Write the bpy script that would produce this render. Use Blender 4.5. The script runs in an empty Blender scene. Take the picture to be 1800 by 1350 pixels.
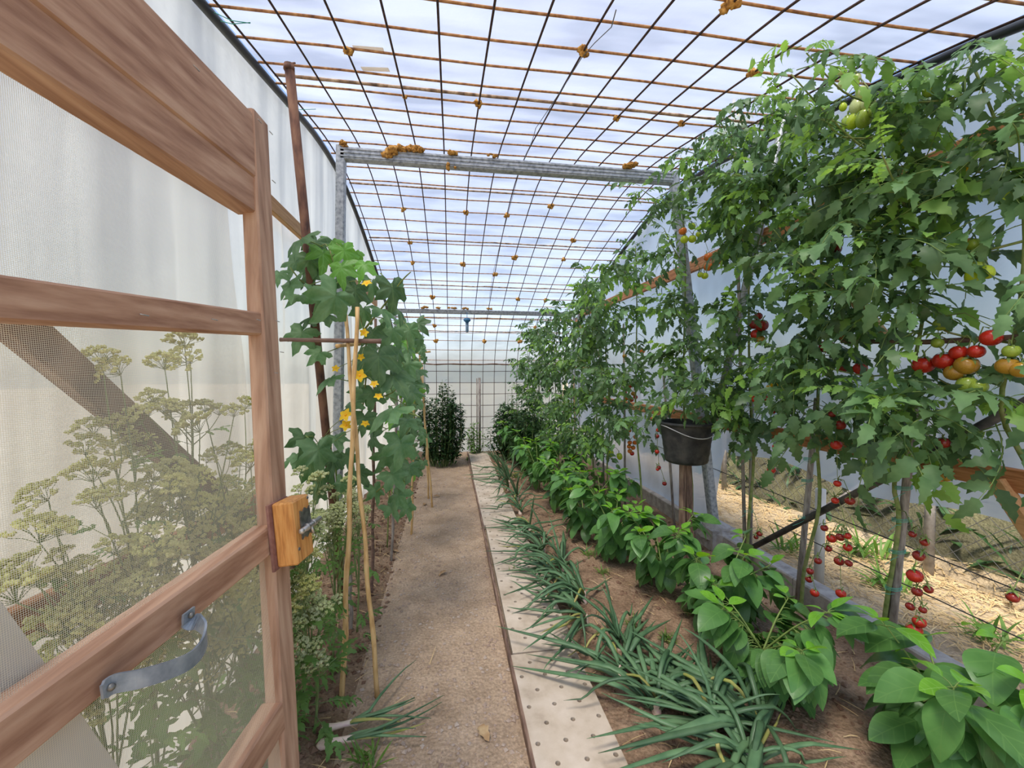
import bpy, math, random
from mathutils import Vector, Matrix, Euler, noise

# ------------------------------------------------------------------ camera, sky, sun, exposure
SC = bpy.context.scene
COL = SC.collection
F, CAMH, VX, VY = 720.0, 1.4, 792.0, 655.0        # focal length in pixels of the 1800 px frame, eye height
YAW = math.atan((900 - VX) / F)
PITCH = math.atan((675 - VY) / F)
cam_data = bpy.data.cameras.new('camera')
cam_data.sensor_width = 36.0
cam_data.lens = F / 1800 * 36.0
cam_data.clip_start = 0.02
cam = bpy.data.objects.new('camera', cam_data)
COL.objects.link(cam)
cam.location = (0, 0, CAMH)
cam.rotation_euler = (math.pi / 2 - PITCH, 0, -YAW)
SC.camera = cam

world = bpy.data.worlds.new('world')
SC.world = world
world.use_nodes = True
wn = world.node_tree.nodes
wl = world.node_tree.links
bg = wn['Background']
sky = wn.new('ShaderNodeTexSky')
sky.sky_type = 'NISHITA'
sky.sun_disc = False
sky.sun_elevation = math.radians(64)
sky.sun_rotation = math.radians(225)
sky.air_density = 1.0
sky.dust_density = 1.8
sky.ozone_density = 1.0
wl.new(sky.outputs[0], bg.inputs[0])
bg.inputs[1].default_value = 0.22

sun_data = bpy.data.lights.new('sun', 'SUN')
sun_data.energy = 4.3
sun_data.angle = math.radians(14.0)
sun_data.color = (1.0, 0.93, 0.82)
sun = bpy.data.objects.new('sun', sun_data)
COL.objects.link(sun)
sun.rotation_euler = (math.radians(24), 0, math.radians(-45))

vs = SC.view_settings
vs.view_transform = 'Standard'
vs.look = 'None'
vs.gamma = 1.0
vs.use_curve_mapping = False
vs.exposure = 0.42
SC.cycles.use_denoising = True
SC.cycles.transparent_max_bounces = 24
SC.cycles.diffuse_bounces = 5
SC.cycles.transmission_bounces = 8
SC.cycles.sample_clamp_indirect = 6.0

# ------------------------------------------------------------------ helpers
_fwd = Vector((math.sin(YAW) * math.cos(PITCH), math.cos(YAW) * math.cos(PITCH), -math.sin(PITCH)))
_rgt = Vector((math.cos(YAW), -math.sin(YAW), 0))
_up = _rgt.cross(_fwd)


def ray(px, py):
    return _fwd + _rgt * ((px - 900) / F) + _up * ((675 - py) / F)


def P(px, py, x=None, y=None, z=None):
    """The point of the place that stands at this spot of the photograph, given one real coordinate."""
    d = ray(px, py)
    if x is not None:
        t = x / d.x
    elif y is not None:
        t = y / d.y
    else:
        t = (z - CAMH) / d.z
    return Vector((0, 0, CAMH)) + d * t


def V(*a):
    return Vector(a)


RND = random.Random(7)


def rr(a, b):
    return RND.uniform(a, b)


class MB:
    def __init__(s):
        s.v, s.f, s.m = [], [], []
        s.mi = 0

    def add(s, verts, faces):
        o = len(s.v)
        s.v += [tuple(p) for p in verts]
        for f in faces:
            s.f.append(tuple(i + o for i in f))
            s.m.append(s.mi)

    def box(s, c, d, M=None):
        c = Vector(c)
        vs_ = []
        for z in (-.5, .5):
            for y in (-.5, .5):
                for x in (-.5, .5):
                    p = Vector((x * d[0], y * d[1], z * d[2]))
                    if M is not None:
                        p = M @ p
                    vs_.append(c + p)
        s.add(vs_, [(0, 2, 3, 1), (4, 5, 7, 6), (0, 1, 5, 4), (2, 6, 7, 3), (0, 4, 6, 2), (1, 3, 7, 5)])

    def beam(s, a, b, w, h, upv=(0, 0, 1), bev=0.0):
        """A board from a to b; w across, h along upv; chamfered edges."""
        a, b = Vector(a), Vector(b)
        t = (b - a).normalized()
        side = t.cross(Vector(upv))
        if side.length < 1e-4:
            side = t.cross(Vector((1, 0, 0)))
        side.normalize()
        u = side.cross(t).normalized()
        c = bev
        prof = [(-w / 2 + c, -h / 2), (w / 2 - c, -h / 2), (w / 2, -h / 2 + c), (w / 2, h / 2 - c),
                (w / 2 - c, h / 2), (-w / 2 + c, h / 2), (-w / 2, h / 2 - c), (-w / 2, -h / 2 + c)] if c > 0 else \
               [(-w / 2, -h / 2), (w / 2, -h / 2), (w / 2, h / 2), (-w / 2, h / 2)]
        n = len(prof)
        vs_ = [a + side * p[0] + u * p[1] for p in prof] + [b + side * p[0] + u * p[1] for p in prof]
        fs = [(i, (i + 1) % n, n + (i + 1) % n, n + i) for i in range(n)]
        fs += [tuple(range(n - 1, -1, -1)), tuple(range(n, 2 * n))]
        s.add(vs_, fs)

    def tube(s, pts, r, seg=6, cap=True, flat=1.0):
        pts = [Vector(p) for p in pts]
        n = len(pts)
        rs = r if isinstance(r, (list, tuple)) else [r] * n
        vs_, prev = [], None
        for i, p in enumerate(pts):
            t = (pts[min(i + 1, n - 1)] - pts[max(i - 1, 0)])
            if t.length < 1e-9:
                t = Vector((0, 0, 1))
            t.normalize()
            if prev is None:
                ref = Vector((0, 0, 1)) if abs(t.z) < .9 else Vector((1, 0, 0))
                a = t.cross(ref).normalized()
            else:
                a = prev - t * prev.dot(t)
                if a.length < 1e-6:
                    a = t.cross(Vector((0, 0, 1)))
                a.normalize()
            prev = a
            b = t.cross(a)
            for k in range(seg):
                an = 2 * math.pi * k / seg
                vs_.append(p + a * (math.cos(an) * rs[i]) + b * (math.sin(an) * rs[i] * flat))
        fs = []
        for i in range(n - 1):
            for k in range(seg):
                k2 = (k + 1) % seg
                fs.append((i * seg + k, i * seg + k2, (i + 1) * seg + k2, (i + 1) * seg + k))
        if cap:
            fs.append(tuple(range(seg - 1, -1, -1)))
            fs.append(tuple(range((n - 1) * seg, n * seg)))
        s.add(vs_, fs)

    def lathe(s, prof, seg=14, c=(0, 0, 0)):
        c = Vector(c)
        vs_, n = [], len(prof)
        for r, z in prof:
            for k in range(seg):
                a = 2 * math.pi * k / seg
                vs_.append(c + Vector((r * math.cos(a), r * math.sin(a), z)))
        fs = []
        for i in range(n - 1):
            for k in range(seg):
                k2 = (k + 1) % seg
                fs.append((i * seg + k, i * seg + k2, (i + 1) * seg + k2, (i + 1) * seg + k))
        s.add(vs_, fs)

    def blob(s, c, r, jit=.25, seed=0, sz=1.0, seg=8, rings=6):
        c = Vector(c)
        vs_ = []
        for i in range(rings + 1):
            th = math.pi * i / rings
            for k in range(seg):
                ph = 2 * math.pi * k / seg
                d = Vector((math.sin(th) * math.cos(ph), math.sin(th) * math.sin(ph), math.cos(th)))
                q = 1 + jit * noise.noise(d * 1.7 + Vector((seed * 3.1, seed, 1)))
                vs_.append(c + Vector((d.x * r * q, d.y * r * q, d.z * r * q * sz)))
        fs = []
        for i in range(rings):
            for k in range(seg):
                k2 = (k + 1) % seg
                fs.append((i * seg + k, (i + 1) * seg + k, (i + 1) * seg + k2, i * seg + k2))
        s.add(vs_, fs)

    def mesh(s, name, mats, smooth=True):
        me = bpy.data.meshes.new(name)
        me.from_pydata(s.v, [], s.f)
        if not isinstance(mats, (list, tuple)):
            mats = [mats]
        for m in mats:
            me.materials.append(m)
        if len(mats) > 1:
            me.polygons.foreach_set('material_index', s.m)
        if smooth:
            me.polygons.foreach_set('use_smooth', [True] * len(s.f))
        me.update()
        return me


def link(name, data, parent=None, loc=None, rot=None, scale=None):
    o = bpy.data.objects.new(name, data)
    COL.objects.link(o)
    if parent is not None:
        o.parent = parent
    if loc is not None:
        o.location = loc
    if rot is not None:
        o.rotation_euler = rot
    if scale is not None:
        o.scale = scale if isinstance(scale, (tuple, list, Vector)) else (scale,) * 3
    return o


def obj(name, mb, mat, parent=None, smooth=False, **k):
    return link(name, mb.mesh(name, mat, smooth), parent, **k)


def tag(o, label, cat, group=None, kind=None):
    o['label'] = label
    o['category'] = cat
    if group:
        o['group'] = group
    if kind:
        o['kind'] = kind
    return o


def thing(name, label, cat, loc=(0, 0, 0), group=None):
    o = link(name, None, loc=loc)
    o.empty_display_size = .05
    return tag(o, label, cat, group)


def struct(o, label=None, cat=None):
    o['kind'] = 'structure'
    if label:
        o['label'] = label
        o['category'] = cat
    return o


# ------------------------------------------------------------------ materials
def base_mat(name):
    m = bpy.data.materials.new(name)
    m.use_nodes = True
    nt = m.node_tree
    for n in list(nt.nodes):
        nt.nodes.remove(n)
    out = nt.nodes.new('ShaderNodeOutputMaterial')
    return m, nt, out


def N(nt, typ, **k):
    n = nt.nodes.new(typ)
    for a, b in k.items():
        setattr(n, a, b)
    return n


def noise_col(nt, cols, scale, detail=4, stretch=(1, 1, 1), coord='Object', rough=.55, lo=.32, hi=.68):
    tc = N(nt, 'ShaderNodeTexCoord')
    mp = N(nt, 'ShaderNodeMapping')
    mp.inputs['Scale'].default_value = stretch
    nz = N(nt, 'ShaderNodeTexNoise')
    nz.inputs['Scale'].default_value = scale
    nz.inputs['Detail'].default_value = detail
    nz.inputs['Roughness'].default_value = rough
    cr = N(nt, 'ShaderNodeValToRGB')
    els = cr.color_ramp.elements
    n = len(cols)
    for i, c in enumerate(cols):
        p = lo + (hi - lo) * i / max(1, n - 1)
        e = els[i] if i < 2 else els.new(p)
        e.position = p
        e.color = (*c, 1)
    if coord == 'World':
        ge = N(nt, 'ShaderNodeNewGeometry')
        nt.links.new(ge.outputs['Position'], mp.inputs[0])
    else:
        nt.links.new(tc.outputs[coord], mp.inputs[0])
    nt.links.new(mp.outputs[0], nz.inputs[0])
    nt.links.new(nz.outputs[0], cr.inputs[0])
    return cr.outputs[0], nz.outputs[0], mp.outputs[0]


def solid(name, cols, scale=20, rough=.7, bump=.2, stretch=(1, 1, 1), metal=0.0, detail=4, spec=.4, coord='Object', dist=.01):
    m, nt, out = base_mat(name)
    col, fac, vec = noise_col(nt, cols, scale, detail, stretch, coord)
    p = N(nt, 'ShaderNodeBsdfPrincipled')
    nt.links.new(col, p.inputs['Base Color'])
    p.inputs['Roughness'].default_value = rough
    p.inputs['Metallic'].default_value = metal
    p.inputs['Specular IOR Level'].default_value = spec
    if bump:
        b = N(nt, 'ShaderNodeBump')
        b.inputs['Strength'].default_value = bump
        b.inputs['Distance'].default_value = dist
        nt.links.new(fac, b.inputs['Height'])
        nt.links.new(b.outputs[0], p.inputs['Normal'])
    nt.links.new(p.outputs[0], out.inputs[0])
    return m


def leafmat(name, c1, c2, trans=.35, rough=.45, veins=None, vein_col=None, tcol=None, vary=.25):
    """Leaf: principled + translucent; colour varies from leaf to leaf; optional midrib and side veins in the leaf's own axes."""
    m, nt, out = base_mat(name)
    L = nt.links
    oi = N(nt, 'ShaderNodeObjectInfo')
    col, fac, vec = noise_col(nt, [c1, c2], 14, 3)
    hs = N(nt, 'ShaderNodeHueSaturation')
    mr = N(nt, 'ShaderNodeMapRange')
    mr.inputs['To Min'].default_value = 1 - vary
    mr.inputs['To Max'].default_value = 1 + vary
    L.new(oi.outputs['Random'], mr.inputs[0])
    L.new(mr.outputs[0], hs.inputs['Value'])
    L.new(col, hs.inputs['Color'])
    c = hs.outputs[0]
    if veins:
        tc = N(nt, 'ShaderNodeTexCoord')
        sp = N(nt, 'ShaderNodeSeparateXYZ')
        L.new(tc.outputs['Object'], sp.inputs[0])

        def M(op, a, b=None):
            q = N(nt, 'ShaderNodeMath', operation=op)
            for i, x in enumerate((a, b)):
                if x is None:
                    continue
                if isinstance(x, (int, float)):
                    q.inputs[i].default_value = x
                else:
                    L.new(x, q.inputs[i])
            return q.outputs[0]
        ay = M('ABSOLUTE', sp.outputs[1])
        mid = M('LESS_THAN', ay, veins[0])
        ph = M('MULTIPLY', M('SUBTRACT', sp.outputs[0], M('MULTIPLY', ay, veins[2])), veins[1])
        side = M('GREATER_THAN', M('SINE', ph), .9)
        v = M('MULTIPLY', M('MAXIMUM', mid, M('MULTIPLY', side, .55)), .6)
        mx = N(nt, 'ShaderNodeMix', data_type='RGBA')
        L.new(v, mx.inputs[0])
        L.new(c, mx.inputs[6])
        mx.inputs[7].default_value = (*(vein_col or (.25, .4, .15)), 1)
        c = mx.outputs[2]
    p = N(nt, 'ShaderNodeBsdfPrincipled')
    p.inputs['Roughness'].default_value = rough
    p.inputs['Specular IOR Level'].default_value = .35
    L.new(c, p.inputs['Base Color'])
    bp = N(nt, 'ShaderNodeBump')
    bp.inputs['Strength'].default_value = .35
    bp.inputs['Distance'].default_value = .01
    L.new(fac, bp.inputs['Height'])
    L.new(bp.outputs[0], p.inputs['Normal'])
    t = N(nt, 'ShaderNodeBsdfTranslucent')
    hs2 = N(nt, 'ShaderNodeHueSaturation')
    hs2.inputs['Hue'].default_value = .48
    hs2.inputs['Saturation'].default_value = 1.1
    hs2.inputs['Value'].default_value = 1.7
    L.new(c, hs2.inputs['Color'])
    L.new(hs2.outputs[0], t.inputs[0])
    mxs = N(nt, 'ShaderNodeMixShader')
    mxs.inputs[0].default_value = trans
    L.new(p.outputs[0], mxs.inputs[1])
    L.new(t.outputs[0], mxs.inputs[2])
    L.new(mxs.outputs[0], out.inputs[0])
    return m


def film(name, c, tc_, clear=.1, transl=.65, pleat=None, gloss=.05):
    """Milky greenhouse film: lets light through, scatters it, a little sheen."""
    m, nt, out = base_mat(name)
    L = nt.links
    col, fac, vec = noise_col(nt, [tuple(x * .93 for x in c), c], 3, 5, (1, 1, 1))
    d = N(nt, 'ShaderNodeBsdfDiffuse')
    t = N(nt, 'ShaderNodeBsdfTranslucent')
    L.new(col, d.inputs[0])
    t.inputs[0].default_value = (*tc_, 1)
    if pleat:      # where the film hangs in double layers it passes less light
        pc, _f, _v = noise_col(nt, [tuple(x * .62 for x in tc_), tc_, tuple(min(1, x * 1.22) for x in tc_)], 1.0, 3, pleat, lo=.36, hi=.66)
        L.new(pc, t.inputs[0])
    bp = N(nt, 'ShaderNodeBump')
    bp.inputs['Strength'].default_value = .35
    bp.inputs['Distance'].default_value = .05
    L.new(fac, bp.inputs['Height'])
    for q in (d, t):
        L.new(bp.outputs[0], q.inputs['Normal'])
    a = N(nt, 'ShaderNodeMixShader')
    a.inputs[0].default_value = transl
    L.new(d.outputs[0], a.inputs[1])
    L.new(t.outputs[0], a.inputs[2])
    tr = N(nt, 'ShaderNodeBsdfTransparent')
    tr.inputs[0].default_value = (.95, .96, 1.0, 1)
    b = N(nt, 'ShaderNodeMixShader')
    b.inputs[0].default_value = clear
    L.new(a.outputs[0], b.inputs[1])
    L.new(tr.outputs[0], b.inputs[2])
    g = N(nt, 'ShaderNodeBsdfGlossy')
    g.inputs['Roughness'].default_value = .35
    cmx = N(nt, 'ShaderNodeMixShader')
    cmx.inputs[0].default_value = gloss
    L.new(b.outputs[0], cmx.inputs[1])
    L.new(g.outputs[0], cmx.inputs[2])
    L.new(cmx.outputs[0], out.inputs[0])
    return m


def screenmat():
    """Woven insect screen: pale threads with open squares between them, in the screen's own axes."""
    m, nt, out = base_mat('insect_screen')
    L = nt.links
    tc = N(nt, 'ShaderNodeTexCoord')
    sp = N(nt, 'ShaderNodeSeparateXYZ')
    L.new(tc.outputs['Object'], sp.inputs[0])
    vals = []
    for i in (0, 2):
        a = N(nt, 'ShaderNodeMath', operation='MULTIPLY')
        L.new(sp.outputs[i], a.inputs[0])
        a.inputs[1].default_value = 1 / .0026
        b = N(nt, 'ShaderNodeMath', operation='FRACT')
        L.new(a.outputs[0], b.inputs[0])
        c = N(nt, 'ShaderNodeMath', operation='LESS_THAN')
        L.new(b.outputs[0], c.inputs[0])
        c.inputs[1].default_value = .20
        vals.append(c.outputs[0])
    mx = N(nt, 'ShaderNodeMath', operation='MAXIMUM')
    L.new(vals[0], mx.inputs[0])
    L.new(vals[1], mx.inputs[1])
    d = N(nt, 'ShaderNodeBsdfDiffuse')
    d.inputs[0].default_value = (.80, .74, .60, 1)
    t = N(nt, 'ShaderNodeBsdfTranslucent')
    t.inputs[0].default_value = (.80, .74, .60, 1)
    dt = N(nt, 'ShaderNodeMixShader')
    dt.inputs[0].default_value = .4
    L.new(d.outputs[0], dt.inputs[1])
    L.new(t.outputs[0], dt.inputs[2])
    tr = N(nt, 'ShaderNodeBsdfTransparent')
    ms = N(nt, 'ShaderNodeMixShader')
    L.new(mx.outputs[0], ms.inputs[0])
    L.new(tr.outputs[0], ms.inputs[1])
    L.new(dt.outputs[0], ms.inputs[2])
    L.new(ms.outputs[0], out.inputs[0])
    return m


M = {}
M['roof_film'] = film('roof_film', (.76, .78, .84), (.64, .66, .73), clear=.46, transl=.60, pleat=(1.2, 4, 1))
M['left_film'] = film('left_film', (.80, .81, .77), (.69, .71, .66), clear=.16, transl=.50, pleat=(1, 4.2, .45))
M['right_film'] = film('right_film', (.74, .77, .80), (.68, .74, .81), clear=.16, transl=.50, pleat=(1, 2, 1.2))
M['back_film'] = film('back_film', (.74, .78, .75), (.70, .76, .70), clear=.16, transl=.55)
M['tape'] = film('tape', (.80, .76, .68), (.85, .78, .68), clear=.05, transl=.5)
M['seam'] = solid('seam_fold', [(.12, .075, .05), (.34, .21, .12), (.58, .42, .28)], 25, .8, .3)
M['rust_bar'] = solid('rust_bar', [(.16, .07, .04), (.40, .19, .08), (.58, .32, .14)], 30, .8, .4, spec=.2)
M['dark_bar'] = solid('dark_bar', [(.035, .022, .02), (.11, .06, .045)], 30, .8, .3, spec=.2)
M['foam'] = solid('orange_foam', [(.18, .08, .03), (.50, .25, .06), (.70, .40, .12)], 60, .9, .8, spec=.1)
M['galv'] = solid('galvanised', [(.20, .22, .24), (.36, .38, .40), (.46, .48, .50)], 40, .5, .15, metal=.35)
M['rusty_pole'] = solid('rusty_pole', [(.06, .035, .03), (.16, .08, .055), (.24, .13, .08)], 25, .85, .4, (1, 1, .3), spec=.2)
M['black_hose'] = solid('black_hose', [(.014, .016, .02), (.03, .035, .04)], 10, .45, 0)
M['black_pipe'] = solid('black_pipe', [(.02, .02, .02), (.06, .055, .05), (.13, .11, .09)], 12, .7, .2)
M['door_wood'] = solid('door_wood', [(.30, .165, .10), (.45, .27, .175), (.56, .37, .25)], 5, .7, .12, (9, 9, .6))
M['door_rail'] = solid('door_rail', [(.29, .145, .085), (.44, .25, .155), (.56, .35, .23)], 5, .7, .12, (9, .6, 9))
M['rail_wood'] = solid('rail_wood', [(.24, .09, .03), (.42, .18, .07), (.52, .25, .11)], 8, .7, .25, (10, .8, 10))
M['rail_yellow'] = solid('rail_yellow', [(.42, .22, .09), (.58, .33, .15)], 8, .7, .2, (10, .8, 10))
M['old_wood'] = solid('old_wood', [(.10, .06, .045), (.20, .12, .085), (.30, .20, .14)], 9, .8, .3, (8, 1, 1))
M['orange_wood'] = solid('orange_wood', [(.46, .18, .045), (.66, .30, .08), (.74, .38, .12)], 9, .6, .2, (16, 16, 1.5))
M['white_paint'] = solid('white_paint', [(.55, .52, .46), (.66, .63, .57)], 6, .6, .05)
M['cardboard'] = solid('cardboard', [(.22, .10, .08), (.33, .17, .13)], 60, .9, .3)
M['steel'] = solid('steel', [(.40, .37, .33), (.58, .55, .50)], 30, .35, .05, metal=.8)
M['plate_steel'] = solid('plate_steel', [(.10, .10, .09), (.30, .29, .26)], 60, .45, .15, metal=.7)
M['grey_strap'] = solid('grey_strap', [(.20, .235, .27), (.30, .34, .38), (.40, .43, .46)], 30, .5, .1, metal=.4)
M['bamboo'] = solid('bamboo', [(.46, .27, .10), (.62, .40, .17), (.70, .49, .24)], 10, .5, .1, (6, 6, 1))
M['stick'] = solid('dark_stick', [(.12, .07, .055), (.24, .15, .11)], 14, .8, .3, (1, 6, 6))
M['stake'] = solid('grey_stake', [(.16, .13, .11), (.30, .26, .23), (.40, .36, .31)], 12, .8, .3, (6, 6, 1))
M['bucket'] = solid('bucket_rubber', [(.010, .010, .011), (.03, .03, .03), (.06, .055, .05)], 14, .55, .2)
M['wire'] = solid('grey_wire', [(.10, .10, .10), (.20, .20, .20)], 10, .5, 0)
M['light_wire'] = solid('light_wire', [(.40, .41, .42), (.55, .55, .56)], 10, .5, 0)
M['green_string'] = solid('green_string', [(.05, .35, .26), (.12, .48, .36)], 10, .7, 0)
M['blue'] = solid('blue_plastic', [(.03, .13, .26), (.05, .18, .33)], 10, .5, 0)
M['bluegrey'] = solid('bluegrey_plastic', [(.10, .16, .22), (.16, .24, .32)], 10, .5, 0)
M['concrete'] = solid('concrete', [(.27, .24, .21), (.38, .34, .30), (.46, .42, .37)], 18, .9, .4)
M['slab'] = solid('board_concrete', [(.38, .30, .22), (.52, .43, .33), (.60, .51, .41)], 9, .85, .2, detail=8)
M['soil'] = None
M['stone'] = solid('stones', [(.30, .21, .155), (.42, .32, .25), (.52, .43, .35)], 6, .9, .3, coord='World')
M['clod'] = solid('clods', [(.11, .06, .038), (.20, .12, .08), (.27, .17, .115)], 8, .95, .4, coord='World', spec=.1)
M['straw'] = solid('straw', [(.42, .28, .12), (.60, .43, .21), (.70, .54, .30)], 8, .8, 0, coord='World')
M['dry'] = solid('dry_leaf', [(.22, .12, .06), (.40, .25, .12), (.55, .40, .22)], 18, .8, .2)
M['stem'] = solid('green_stem', [(.13, .20, .045), (.22, .30, .08)], 20, .6, .1)
M['oldstem'] = solid('old_stem', [(.13, .17, .04), (.20, .26, .07), (.28, .27, .12)], 30, .7, .3)
M['umbel_stem'] = solid('umbel_stem', [(.13, .19, .06), (.25, .32, .12)], 20, .6, 0)
M['tomato_leaf'] = leafmat('tomato_leaf', (.070, .150, .052), (.140, .250, .098), .30, .45, vary=.42)
M['tomato_young'] = leafmat('tomato_young', (.16, .33, .06), (.25, .43, .10), .4, .5, vary=.2)
M['pepper_leaf'] = leafmat('pepper_leaf', (.070, .185, .045), (.115, .260, .070), .28, .32, (.0011, 230, .9), (.15, .30, .08), vary=.28)
M['pepper_young'] = leafmat('pepper_young', (.13, .36, .025), (.20, .46, .045), .38, .32, (.0011, 230, .9), (.28, .5, .12), vary=.15)
M['cuke_leaf'] = leafmat('cucumber_leaf', (.060, .150, .050), (.165, .275, .135), .28, .5, (.0016, 120, 1.0), (.14, .25, .10), vary=.3)
M['cuke_young'] = leafmat('cucumber_young', (.11, .29, .045), (.17, .38, .075), .4, .45, (.0016, 120, 1.0), (.2, .42, .12), vary=.15)
M['onion_leaf'] = leafmat('onion_leaf', (.060, .130, .058), (.125, .225, .105), .12, .4, vary=.25)
M['onion_yellow'] = leafmat('onion_yellow', (.30, .34, .07), (.45, .40, .14), .2, .6, vary=.2)
M['parsley'] = leafmat('parsley_leaf', (.085, .19, .045), (.15, .28, .07), .35, .5, vary=.25)
M['weed'] = leafmat('weed_leaf', (.10, .22, .04), (.19, .34, .07), .35, .5, vary=.25)
M['bush_leaf'] = leafmat('bush_leaf', (.030, .085, .028), (.07, .145, .05), .25, .45, vary=.3)
M['umbel'] = leafmat('umbel_flower', (.52, .55, .16), (.74, .74, .38), .3, .6, vary=.15)
M['umbel_seed'] = leafmat('umbel_seed', (.52, .58, .24), (.78, .80, .56), .3, .6, vary=.15)
M['petal'] = leafmat('yellow_petal', (.75, .50, .02), (.85, .62, .04), .4, .5, vary=.1)
M['onion_bulb'] = solid('onion_bulb', [(.62, .40, .34), (.78, .64, .48), (.70, .42, .46)], 12, .5, .1, (1, 6, 6))


def fruit(name, a, b):
    m, nt, out = base_mat(name)
    col, fac, vec = noise_col(nt, [a, b], 16, 2)
    p = N(nt, 'ShaderNodeBsdfPrincipled')
    nt.links.new(col, p.inputs['Base Color'])
    p.inputs['Roughness'].default_value = .22
    p.inputs['Subsurface Weight'].default_value = .0
    nt.links.new(p.outputs[0], out.inputs[0])
    return m


FR = {'r': fruit('tomato_red', (.42, .018, .010), (.58, .035, .016)),
      'd': fruit('tomato_dark_red', (.20, .014, .010), (.33, .025, .014)),
      'o': fruit('tomato_orange', (.66, .12, .015), (.70, .22, .03)),
      'b': fruit('tomato_brownish', (.36, .17, .02), (.46, .26, .03)),
      'g': fruit('tomato_green', (.24, .36, .035), (.38, .47, .07)),
      'y': fruit('tomato_pale', (.42, .50, .14), (.60, .62, .28)),
      'l': fruit('tomato_lime', (.42, .56, .02), (.56, .66, .04))}


def soilmat(name, a, b, c, scale=5):
    m, nt, out = base_mat(name)
    L = nt.links
    col, fac, vec = noise_col(nt, [a, b, c], scale, 9, rough=.65, coord='World', lo=.28, hi=.72)
    fine = N(nt, 'ShaderNodeTexNoise')
    fine.inputs['Scale'].default_value = 90
    fine.inputs['Detail'].default_value = 6
    L.new(vec, fine.inputs[0])
    vo = N(nt, 'ShaderNodeTexVoronoi')
    vo.inputs['Scale'].default_value = 55
    L.new(vec, vo.inputs[0])
    mx = N(nt, 'ShaderNodeMix', data_type='RGBA', blend_type='OVERLAY')
    mx.inputs[0].default_value = .55
    L.new(col, mx.inputs[6])
    L.new(fine.outputs[0], mx.inputs[7])
    p = N(nt, 'ShaderNodeBsdfPrincipled')
    p.inputs['Roughness'].default_value = .95
    p.inputs['Specular IOR Level'].default_value = .1
    L.new(mx.outputs[2], p.inputs['Base Color'])
    ad = N(nt, 'ShaderNodeMath', operation='SUBTRACT')
    L.new(fine.outputs[0], ad.inputs[0])
    L.new(vo.outputs[0], ad.inputs[1])
    b_ = N(nt, 'ShaderNodeBump')
    b_.inputs['Strength'].default_value = .5
    b_.inputs['Distance'].default_value = .02
    L.new(ad.outputs[0], b_.inputs['Height'])
    L.new(b_.outputs[0], p.inputs['Normal'])
    L.new(p.outputs[0], out.inputs[0])
    return m


M['path'] = soilmat('path_dirt', (.30, .215, .142), (.43, .315, .215), (.52, .39, .275))
M['soil'] = soilmat('bed_soil', (.15, .095, .058), (.27, .18, .115), (.39, .27, .18))
M['outside'] = soilmat('dry_ground', (.36, .27, .17), (.50, .39, .25), (.62, .50, .34), 2.2)
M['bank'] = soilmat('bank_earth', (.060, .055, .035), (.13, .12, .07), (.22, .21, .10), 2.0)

# ------------------------------------------------------------------ the greenhouse shell
XL, XR, YN, YB = -0.90, 2.02, -0.5, 7.22
PROF = [(-.9, 1.80), (-.4, 2.05), (.4, 2.38), (1.16, 2.64), (1.7, 2.77), (2.45, 2.92), (3.05, 3.03), (3.6, 3.05), (4.2, 2.95),
        (5.0, 2.74), (6.05, 2.36), (6.75, 2.03), (7.05, 1.72), (7.17, 1.40), (7.21, .9), (7.22, .4), (7.22, -.05)]


def catmull(pts, n=8):
    out = []
    for i in range(len(pts) - 1):
        p0, p1, p2, p3 = pts[max(0, i - 1)], pts[i], pts[i + 1], pts[min(len(pts) - 1, i + 2)]
        for k in range(n):
            t = k / n
            out.append(tuple(.5 * ((2 * b) + (-a + c) * t + (2 * a - 5 * b + 4 * c - d) * t * t + (-a + 3 * b - 3 * c + d) * t ** 3)
                             for a, b, c, d in zip(p0, p1, p2, p3)))
    out.append(tuple(pts[-1]))
    return out


ARC = catmull(PROF, 10)
ARCLEN = [0.0]
for a, b in zip(ARC, ARC[1:]):
    ARCLEN.append(ARCLEN[-1] + math.hypot(b[0] - a[0], b[1] - a[1]))


def arc_at(s):
    s = max(0, min(s, ARCLEN[-1] - 1e-6))
    for i in range(len(ARC) - 1):
        if ARCLEN[i + 1] >= s:
            t = (s - ARCLEN[i]) / (ARCLEN[i + 1] - ARCLEN[i] + 1e-12)
            y = ARC[i][0] + t * (ARC[i + 1][0] - ARC[i][0])
            z = ARC[i][1] + t * (ARC[i + 1][1] - ARC[i][1])
            ty, tz = ARC[i + 1][0] - ARC[i][0], ARC[i + 1][1] - ARC[i][1]
            l = math.hypot(ty, tz)
            return y, z, -tz / l, ty / l          # point and the outward normal (y, z)
    return (*ARC[-1], 1, 0)


def s_of_y(y):
    for i in range(len(ARC) - 1):
        if ARC[i + 1][0] >= y:
            t = (y - ARC[i][0]) / (ARC[i + 1][0] - ARC[i][0] + 1e-12)
            return ARCLEN[i] + t * (ARCLEN[i + 1] - ARCLEN[i])
    return ARCLEN[-1]


def roof_z(y):
    return arc_at(s_of_y(y))[1]


S0 = s_of_y(-.55)
S_FOLD = s_of_y(7.14)
NBARS = int((ARCLEN[-1] - S0) / .2)
CROSS = [S0 + .2 * i for i in range(NBARS + 1)]
SEAMS = [s_of_y(y) for y in (.95, 2.22, 3.75, 4.62, 5.55, 6.35, 6.7)]


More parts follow.
